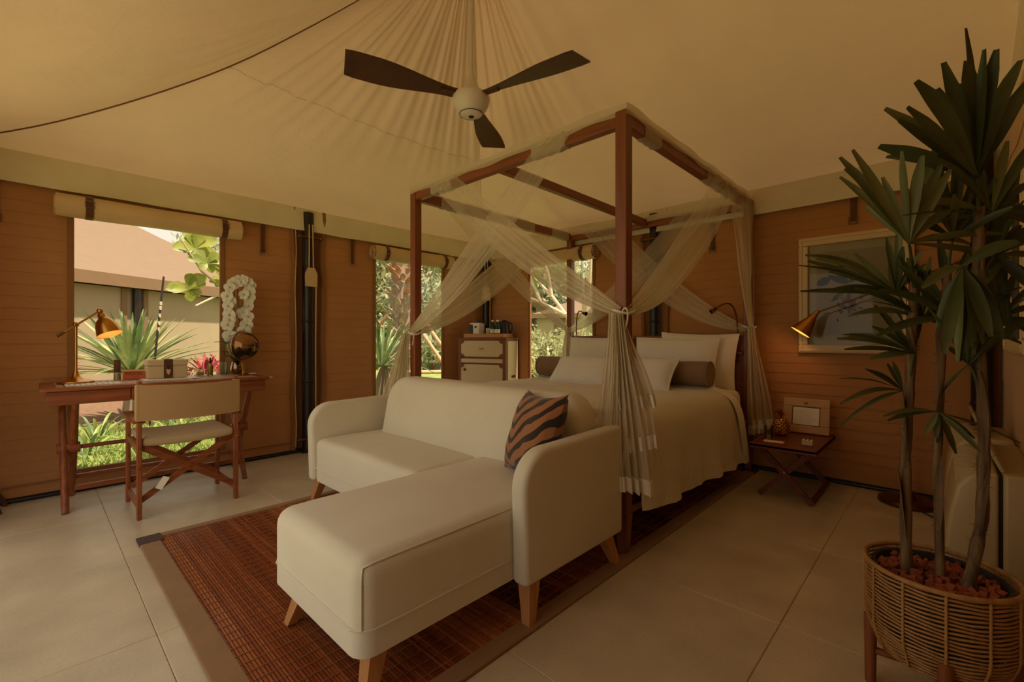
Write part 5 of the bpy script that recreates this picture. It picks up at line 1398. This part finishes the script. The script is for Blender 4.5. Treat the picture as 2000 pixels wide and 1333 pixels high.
# ---- botanical picture on the back wall, second picture on the side wall
m_frame = plain('cream painted frame', srgb(214, 186, 138), .45, var=.05)
m_mat = plain('mount board', srgb(206, 184, 142), .85, var=.03)
m_print = plain('print paper', srgb(186, 166, 130), .85, var=.04)
m_ink1 = plain('olive print ink', srgb(76, 72, 44), .85); m_ink2 = plain('plum print ink', srgb(104, 58, 44), .85); m_ink3 = plain('ochre print ink', srgb(150, 118, 66), .85)
pic_glass = glassy('picture glass', (.96, .96, .94), .28)
def picture(label, mapf, a0, a1, z0, z1, ink):
    t = thing('framed_picture', label, 'picture', mapf((a0 + a1) / 2, z0, .02)); fwid = .062
    def bx(b0, b1, c0, c1, d0, d1, nm, m, par=t, r=.0):
        p, q = mapf(b0, c0, d0), mapf(b1, c1, d1); lo = tuple(min(p[i], q[i]) for i in range(3)); hi = tuple(max(p[i], q[i]) for i in range(3))
        return (MB().rbox(lo, hi, r, 2) if r else MB().box(lo, hi)).build(nm, m, par)
    for b0, b1, c0, c1 in ((a0, a1, z0, z0 + fwid), (a0, a1, z1 - fwid, z1), (a0, a0 + fwid, z0 + fwid, z1 - fwid), (a1 - fwid, a1, z0 + fwid, z1 - fwid)):
        s = bx(b0, b1, c0, c1, .022, .050, 'frame_side', m_frame, t, .008)
    for b0, b1, c0, c1 in ((a0 + .012, a1 - .012, z0 + .012, z0 + .026), (a0 + .012, a1 - .012, z1 - .026, z1 - .012), (a0 + .012, a0 + .026, z0 + .026, z1 - .026), (a1 - .026, a1 - .012, z0 + .026, z1 - .026)):
        bx(b0, b1, c0, c1, .048, .056, 'frame_bead', m_frame, t, .003)
    bx(a0 + .05, a1 - .05, z0 + .05, z1 - .05, .018, .024, 'mount', m_mat)
    pr = bx(a0 + .115, a1 - .115, z0 + .13, z1 - .12, .024, .0245, 'print', m_print)
    if ink:
        cx, cz = (a0 + a1) / 2 - .03, (z0 + z1) / 2 + .02; r = random.Random(8)
        def petal(x, z, ang, l, wd, m, dd):
            pts = []; ca, sa = math.cos(ang), math.sin(ang)
            for i in range(13):
                q = i / 12; w_ = wd * math.sin(PI * q) ** .7; pts.append((x + ca * l * q - sa * w_, z + sa * l * q + ca * w_))
            for i in range(11, 0, -1):
                q = i / 12; w_ = -wd * math.sin(PI * q) ** .7; pts.append((x + ca * l * q - sa * w_, z + sa * l * q + ca * w_))
            mb = MB(); mb.add([mapf(u, v, dd) for u, v in pts], [tuple(range(len(pts)))]).build('printed_leaf', m, pr)
        for k, (dx, dz, an, l, wd) in enumerate(((0, .05, 2.6, .14, .02), (0, .05, 2.1, .13, .022), (-.10, .10, 3.6, .10, .03), (-.02, .0, 3.9, .11, .016), (.02, .02, -.5, .12, .018), (0, .06, .6, .12, .02), (.0, -.02, -1.3, .13, .018), (-.05, .14, 1.2, .10, .016))):
            petal(cx + dx, cz + dz, an, l, wd, m_ink1, .0250 + k * .00012)
        for k in range(46):
            petal(cx + .0 + r.gauss(0, .035), cz - .11 + r.gauss(0, .05), r.random() * 6.28, r.uniform(.02, .04), .008, (m_ink2, m_ink3)[k % 2], .0262 + k * .00004)
    bx(a0 + .05, a1 - .05, z0 + .05, z1 - .05, .0298, .0305, 'picture_glass', pic_glass)
picture('framed botanical print with cream moulding on the back wall', mW2, -.804, -.139, .952, 1.818, True)
picture('cream framed picture hanging on the side wall by the palm', mW3, 2.50, 3.20, .995, 1.75, False)

# ---- brass floor lamp
FX, FY = -.165, 3.86
flp = thing('floor_lamp', 'brass swing-arm floor lamp lit beside the botanical picture', 'lamp', (FX, FY, 0))
MB().lathe([(.150, .002), (.155, .010), (.150, .030), (.120, .038), (.050, .045), (.034, .070), (.024, .085), (.012, .10)], (FX, FY, 0), 36).build('base', m_brass_d, flp, 50)
MB().tube([(FX, FY, .09), (FX, FY, 1.43)], .0085, 10).build('pole', m_brass, flp, 60)
ball_mb((FX, FY, 1.43), .018).build('pivot', m_brass, flp, 60)
e0 = Vector((-.655, FY - .01, 1.245)); e1 = Vector((.10, FY - .01, 1.535))
MB().tube([e0, e1], .0055, 8).build('swing_arm', m_brass_d, flp, 60)
MB().tube([e1 - Vector((.05, 0, .02)), e1], .011, 10).build('counterweight', m_brass_d, flp, 60)
ball_mb(e0, .017).build('elbow', m_brass, flp, 60)
ax2 = Vector((-.085, -.03, -.125)).normalized(); mx2 = axis_mx(ax2); c2 = e0 + ax2 * .010
s2 = MB().lathe([(.014, .0), (.020, .012), (.024, .035), (.030, .050), (.052, .11), (.071, .165), (.0695, .165), (.050, .11), (.028, .052), (.020, .036)], c2, 32, mx2, caps=False).build('shade', m_brass, flp, 50)
MB().lathe([(.0685, .163), (.049, .108), (.027, .052), (1e-4, .045)], c2, 32, mx2, caps=False).build('shade_lining', m_shade_in, s2, 60)
ball_mb(c2 + ax2 * .11, .020).build('bulb', m_bulb, s2, 60)
lamp_light('floor_lamp_light', tuple(c2 + ax2 * .145), .30)
crd = thing('lamp_plug', 'black plug on thin cord lying beside the floor lamp base', 'plug', (.02, 3.55, 0))
MB().tube(bez((-.09, 3.70, .010), (-.05, 3.66, .006), (-.02, 3.62, .006), (-.005, 3.575, .012), 10), .004, 6).build('cord', m_black, crd, 60)
MB().rbox((-.022, 3.535, .001), (.022, 3.578, .030), .008, 2).build('plug_body', m_black, crd, 50)

# ---- rattan planter with the lady palm
QX, QY, QR, QZ = -.012, 1.80, .165, .39
m_ratt = wood('rattan', srgb(150, 104, 56), srgb(186, 138, 82), 2, .5)
m_rattd = wood('rattan lashing', srgb(158, 112, 52), srgb(190, 142, 72), 2, .6)
m_potin = plain('dark inner pot', srgb(46, 42, 30), .7)
plt = thing('rattan_planter', 'round rattan planter on wooden legs holding the palm', 'planter', (QX, QY, 0))
wv = MB(); nr = 24
for k in range(nr):
    z = .150 + k * (QZ - .150) / (nr - 1); rad = QR * (1.0 if z > .24 else lerp(.80, 1.0, smooth01((z - .12) / .12)))
    gap = (8 <= k <= 9)
    wv.tube([(QX + rad * math.cos(a * PI / 24), QY + rad * math.sin(a * PI / 24), z + .0015 * math.sin(a * 1.3 + k)) for a in range(48)], .0036 if not gap else .0030, 6, closed=True)
tag(wv.build('rattan_weave', m_ratt, plt, 70), kind='stuff')
MB().tube([(QX + (QR + .002) * math.cos(a * PI / 24), QY + (QR + .002) * math.sin(a * PI / 24), QZ + .005) for a in range(48)], .007, 8, closed=True).build('rim', m_ratt, plt, 70)
for k in range(12):
    a = k * PI / 6 + .1
    MB().tube([(QX + (QR * (1.0 if z > .24 else lerp(.80, 1.0, smooth01((z - .12) / .12))) + .004) * math.cos(a), QY + (QR * (1.0 if z > .24 else lerp(.80, 1.0, smooth01((z - .12) / .12))) + .004) * math.sin(a), z) for z in [.15 + j * .012 for j in range(21)]], [.0030 + .0012 * (j % 2) for j in range(21)], 6).build('lashing', m_rattd, plt, 70)
for a in (math.radians(186), math.radians(276), math.radians(6), math.radians(96)):
    x, y = QX + (QR - .012) * math.cos(a), QY + (QR - .012) * math.sin(a)
    MB().tube([(x, y, 0), (x, y, .21)], [.014, .017], 12).build('leg', m_bedwood, plt, 60)
for a, b in ((186, 6), (276, 96)):
    MB().tube([(QX + (QR - .02) * math.cos(math.radians(a)), QY + (QR - .02) * math.sin(math.radians(a)), .10), (QX + (QR - .02) * math.cos(math.radians(b)), QY + (QR - .02) * math.sin(math.radians(b)), .10)], .011, 8).build('cross_bar', m_bedwood, plt, 60)
MB().lathe([(1e-4, .165), (.115, .165), (.148, .26), (.150, QZ - .004), (.142, QZ - .004), (.138, .36), (1e-4, .352)], (QX, QY, 0), 40).build('inner_pot', m_potin, plt, 50)
m_chip = plain('bark chip', srgb(150, 76, 44), .8, var=.45, vscale=14.)
cv = MB(); rc = random.Random(12)
for k in range(240):
    a = rc.random() * 6.283; r = .132 * math.sqrt(rc.random()); c = Vector((QX + r * math.cos(a), QY + r * math.sin(a), .360 + rc.random() * .012))
    s = [rc.uniform(.006, .015) for _ in range(3)]
    mxr = Matrix.Translation(c) @ Matrix.Rotation(rc.random() * 6, 4, 'X') @ Matrix.Rotation(rc.random() * 6, 4, 'Y')
    cv.box((-s[0], -s[1], -s[2] * .6), (s[0], s[1], s[2] * .6), mxr)
chp = one(cv, 'bark_chips', m_chip, 'reddish bark chips covering the soil in the rattan planter', 'bark', (QX, QY, .36)); tag(chp, kind='stuff')
m_palm = leafy('palm leaf', srgb(52, 62, 30), srgb(88, 96, 50), .12, 5.)
m_palm2 = leafy('paler palm leaf', srgb(84, 92, 50), srgb(126, 128, 78), .15, 5.)
m_cane_t = wood('palm cane fibre', srgb(52, 38, 26), srgb(140, 108, 70), 2, .8, 1.6)
palm = thing('lady_palm', 'tall lady palm with three fibrous canes and fan leaves', 'plant', (QX, QY, .36))
canes = [[(-0.081, 1.797, 0.355), (-0.084, 1.822, 0.70), (-0.072, 1.840, 1.0), (-0.062, 1.82, 1.26)], [(-0.006, 1.799, 0.355), (-0.014, 1.833, 0.70), (-0.005, 1.842, 1.002), (0.010, 1.80, 1.27)], [(0.046, 1.760, 0.355), (0.078, 1.815, 0.56), (0.083, 1.842, 0.80), (0.070, 1.83, 1.10), (0.070, 1.778, 1.42)]]
for ci, cpts in enumerate(canes):
    P = [catmull3 for catmull3 in []]
    path = []
    for k in range(25):
        t = k / 24 * (len(cpts) - 1); i = min(len(cpts) - 2, int(t)); f = smooth01(t - i) if False else t - i
        path.append(Vector(cpts[i]).lerp(Vector(cpts[i + 1]), f))
    rad = [(.0150 if ci != 1 else .0120) * (1 - .18 * k / 24) * (1 + .10 * math.sin(k * 2.1)) for k in range(25)]
    c_ = MB().tube(path, rad, 10).build('cane', m_cane_t, palm, 60)
    hb_ = MB(); rh = random.Random(ci)
    for k in range(90):
        t = rh.random() * 23; i = int(t); p = path[i].lerp(path[i + 1], t - i); a = rh.random() * 6.283; o = Vector((math.cos(a), math.sin(a), rh.uniform(-.2, .8))).normalized(); r0 = rad[i]
        hb_.tube([p + o * r0 * .8, p + o * (r0 + rh.uniform(.004, .016))], [.0012, .0004], 3)
    tag(hb_.build('fibre_hairs', m_cane_t, c_), kind='stuff')
    for k in range(3):
        t = 3 + k * 6 + ci; p = path[t]; mb = MB(); blade(mb, p + Vector((0, -.012, -.02)), path[t + 4] + Vector((rh.uniform(-.02, .02), -.02, .02)), .012, .0, .5, 6); mb.build('leaf_sheath', m_cane_t, palm, 70)
fans = [
 (2, (0.065, 1.743, 1.49), [(-0.052, 1.549, 1.725), (-0.001, 1.68, 1.802), (0.047, 1.809, 1.853), (0.098, 1.691, 1.807), (0.151, 1.825, 1.818), (0.177, 1.932, 1.797), (-0.068, 1.534, 1.652), (-0.115, 1.573, 1.68), (-0.132, 1.639, 1.605)], .026, 0),
 (0, (-0.069, 1.657, 1.322), [(-0.173, 1.476, 1.555), (-0.207, 1.526, 1.561), (-0.217, 1.6, 1.529), (-0.079, 1.565, 1.555), (-0.049, 1.676, 1.533), (-0.019, 1.787, 1.609), (0.013, 1.652, 1.504), (0.119, 1.836, 1.35), (0.144, 1.942, 1.291)], .018, 1),
 (0, (-0.105, 1.857, 1.198), [(-0.314, 1.576, 1.283), (-0.308, 1.665, 1.305), (-0.302, 1.753, 1.327), (-0.311, 1.58, 1.202), (-0.201, 1.767, 1.328), (-0.135, 1.911, 1.391), (-0.088, 1.791, 1.339), (-0.039, 1.92, 1.296)], .014, 0),
 (0, (-0.064, 1.813, 1.016), [(-0.208, 1.594, 1.074), (-0.215, 1.67, 1.03), (-0.156, 1.809, 1.165), (-0.104, 1.693, 1.15), (-0.159, 1.724, 1.001), (-0.05, 1.91, 1.158)], .014, 0),
 (0, (-0.093, 1.897, 0.894), [(-0.229, 1.685, 0.941), (-0.174, 1.82, 0.964), (-0.122, 1.951, 0.988), (-0.229, 1.685, 0.868), (-0.239, 1.758, 0.787)], .010, 0),
 (1, (-0.011, 1.782, 0.85), [(-0.12, 1.595, 0.851), (-0.038, 1.755, 0.789), (-0.017, 1.859, 0.75), (0.074, 1.779, 0.752), (0.161, 1.945, 0.761)], .013, 0),
 (2, (0.036, 1.688, 1.251), [(0.002, 1.573, 1.023), (0.028, 1.681, 1.001), (0.064, 1.797, 1.02), (0.086, 1.652, 1.068), (0.115, 1.763, 1.062), (-0.013, 1.724, 1.09), (0.137, 1.701, 1.306), (-0.042, 1.614, 1.197)], .020, 0),
 (2, (0.108, 1.894, 1.296), [(0.159, 1.86, 1.439), (0.183, 1.965, 1.384), (0.196, 2.061, 1.307), (0.169, 1.869, 1.202), (0.14, 1.924, 1.062), (0.163, 2.029, 1.582), (0.088, 1.792, 1.495)], .018, 0),
 (2, (0.051, 1.813, 0.987), [(0.171, 1.844, 1.12), (0.127, 1.885, 1.077), (0.008, 1.854, 1.092), (-0.028, 1.655, 1.144), (0.086, 1.845, 1.149), (-0.014, 1.833, 0.881)], .014, 0),
 (1, (0.02, 1.80, 1.345), [(-0.06, 1.70, 1.52), (-.02, 1.74, 1.58), (.03, 1.78, 1.60), (.08, 1.82, 1.55), (.11, 1.86, 1.47), (-.10, 1.72, 1.42), (.13, 1.74, 1.40)], .018, 0)]
rx = random.Random(33)
for ci_, cc, n_, L_ in ((1, (0.015, 1.84, 1.12), 8, .22), (2, (0.095, 1.80, 1.40), 9, .24), (0, (-0.045, 1.86, 1.12), 7, .22), (2, (0.12, 1.93, 1.12), 7, .20)):
    tp_ = []
    for k in range(n_):
        a = lerp(-.5, PI + .5, (k + rx.random() * .6) / n_); tp_.append((cc[0] + .72 * L_ * math.cos(a), cc[1] + .69 * L_ * math.cos(a) + rx.uniform(-.08, .06), cc[2] + L_ * math.sin(a) * rx.uniform(.8, 1.1)))
    fans.append((ci_, cc, [(min(x, .225), y, z) for x, y, z in tp_], .017, 0))
rf_ = random.Random(21)
for ci, ctr, tips, wd, pale in fans:
    ctr = Vector(ctr); cp = canes[ci]
    zt = min(max(ctr.z - .12, .62), cp[-1][2] - .02)
    for i in range(len(cp) - 1):
        if cp[i][2] <= zt <= cp[i + 1][2]: st0 = Vector(cp[i]).lerp(Vector(cp[i + 1]), (zt - cp[i][2]) / (cp[i + 1][2] - cp[i][2]))
    fd = MB().tube(bez(st0, st0.lerp(ctr, .35) + Vector((0, 0, .03)), st0.lerp(ctr, .7) + Vector((0, 0, .02)), ctr, 8), [.0048 - .0002 * k for k in range(9)], 6).build('frond', m_palm, palm, 60)
    more = []
    for a_, b_ in zip(tips[:-1], tips[1:]):
        q = (Vector(a_) + Vector(b_)) / 2 - ctr; lm = (Vector(a_) - ctr).length
        if q.length > .3 * lm and rf_.random() < .95: more.append(tuple(ctr + q.normalized() * lm * rf_.uniform(.7, 1.0) + Vector((rf_.uniform(-.03, .03), rf_.uniform(-.08, .12), rf_.uniform(-.04, .03)))))
    for k, tp in enumerate(list(tips) + more):
        mb = MB(); tp = Vector(tp); vw = (Vector((0, 0, 1.06)) - ctr).normalized()
        t = (tp - ctr).normalized(); s0 = t.cross(Vector((0, 0, 1))).normalized(); n0 = s0.cross(t); want = (vw + Vector((rf_.uniform(-.7, .7), rf_.uniform(-.7, .7), .5))).normalized()
        roll = math.atan2(want.dot(s0), want.dot(n0)) if True else 0
        blade(mb, ctr, tp, wd * rf_.uniform(.55, .78), rf_.uniform(.01, .09), .28, 9, roll, 'palm')
        mb.build('leaf', m_palm2 if (pale or rf_.random() < .2) else m_palm, fd, 75)

# ---- portable air coolers against the side wall
def cooler(label, y0, y1, z):
    t = thing('air_cooler', label, 'cooler', (.13, (y0 + y1) / 2, 0))
    prof = [(.0, .012), (.138, .012), (.138, z)] + [(.10, z - .004), (.065, z - .018), (.035, z - .06), (.014, z - .16), (.002, z - .30)]
    soft_prism(MB(), prof, lambda u, v, d: (u, d, v), y0, y1, .012, 3, 30).build('front_shell', m_beige_pl, t, 50)
    prof = [(.148, .012), (.245, .012), (.245, z - .03), (.235, z + .0), (.148, z + .0)]
    soft_prism(MB(), prof, lambda u, v, d: (u, d, v), y0 - .01, y1, .012, 3, 30).build('rear_shell', m_beige_pl, t, 50)
    MB().box((.136, y0 + .01, .02), (.150, y1 - .01, z - .012)).build('seam_gap', m_black, t)
    MB().bar((.150, (y0 + y1) / 2, z + .0), (.105, (y0 + y1) / 2, z + .10), .012 and (y1 - y0) * .8, .010, (0, 1, 0)).v
    FMX = Matrix.Translation((.15, y0 + .02, z + .002)) @ Matrix.Rotation(-.42, 4, 'Y')
    MB().rbox((-.006, 0, 0), (.006, y1 - y0 - .04, .115), .003, 1, FMX).build('lid', m_beige_pl, t)
    for k in range(6): MB().box((.03 + k * .0, y0 + .06 + k * .09, z - .05), (.10, y0 + .066 + k * .09, z - .003)).build('vent_rib', m_beige_pl, t)
    for x in (.04, .20):
        for y in (y0 + .06, y1 - .06): MB().tube([(x, y, 0), (x, y, .016)], .015, 10).build('foot', m_black, t, 60)
cooler('beige plastic air cooler with raised lid behind the rattan planter', 2.28, 2.92, .595)
cooler('beige plastic air cooler standing close to the floor lamp', 3.10, 3.55, .585)

# ---- leg of a folding rack standing just past the desk wall
rk = thing('folding_rack', 'dark wooden folding rack leg against the canvas wall past the desk', 'rack', (-4.26, -.14, 0))
for x, dy in ((-4.30, 0.), (-4.12, -.02)):
    MB().tube(bez((x, -.115 + dy, .0), (x, -.135 + dy, .06), (x, -.16 + dy, .12), (x, -.24 + dy, .16), 8), .014, 8).build('leg', m_darkfan, rk, 60)
MB().tube([(-4.30, -.24, .16), (-4.12, -.26, .16)], .012, 8).build('cross_bar', m_darkfan, rk, 60)
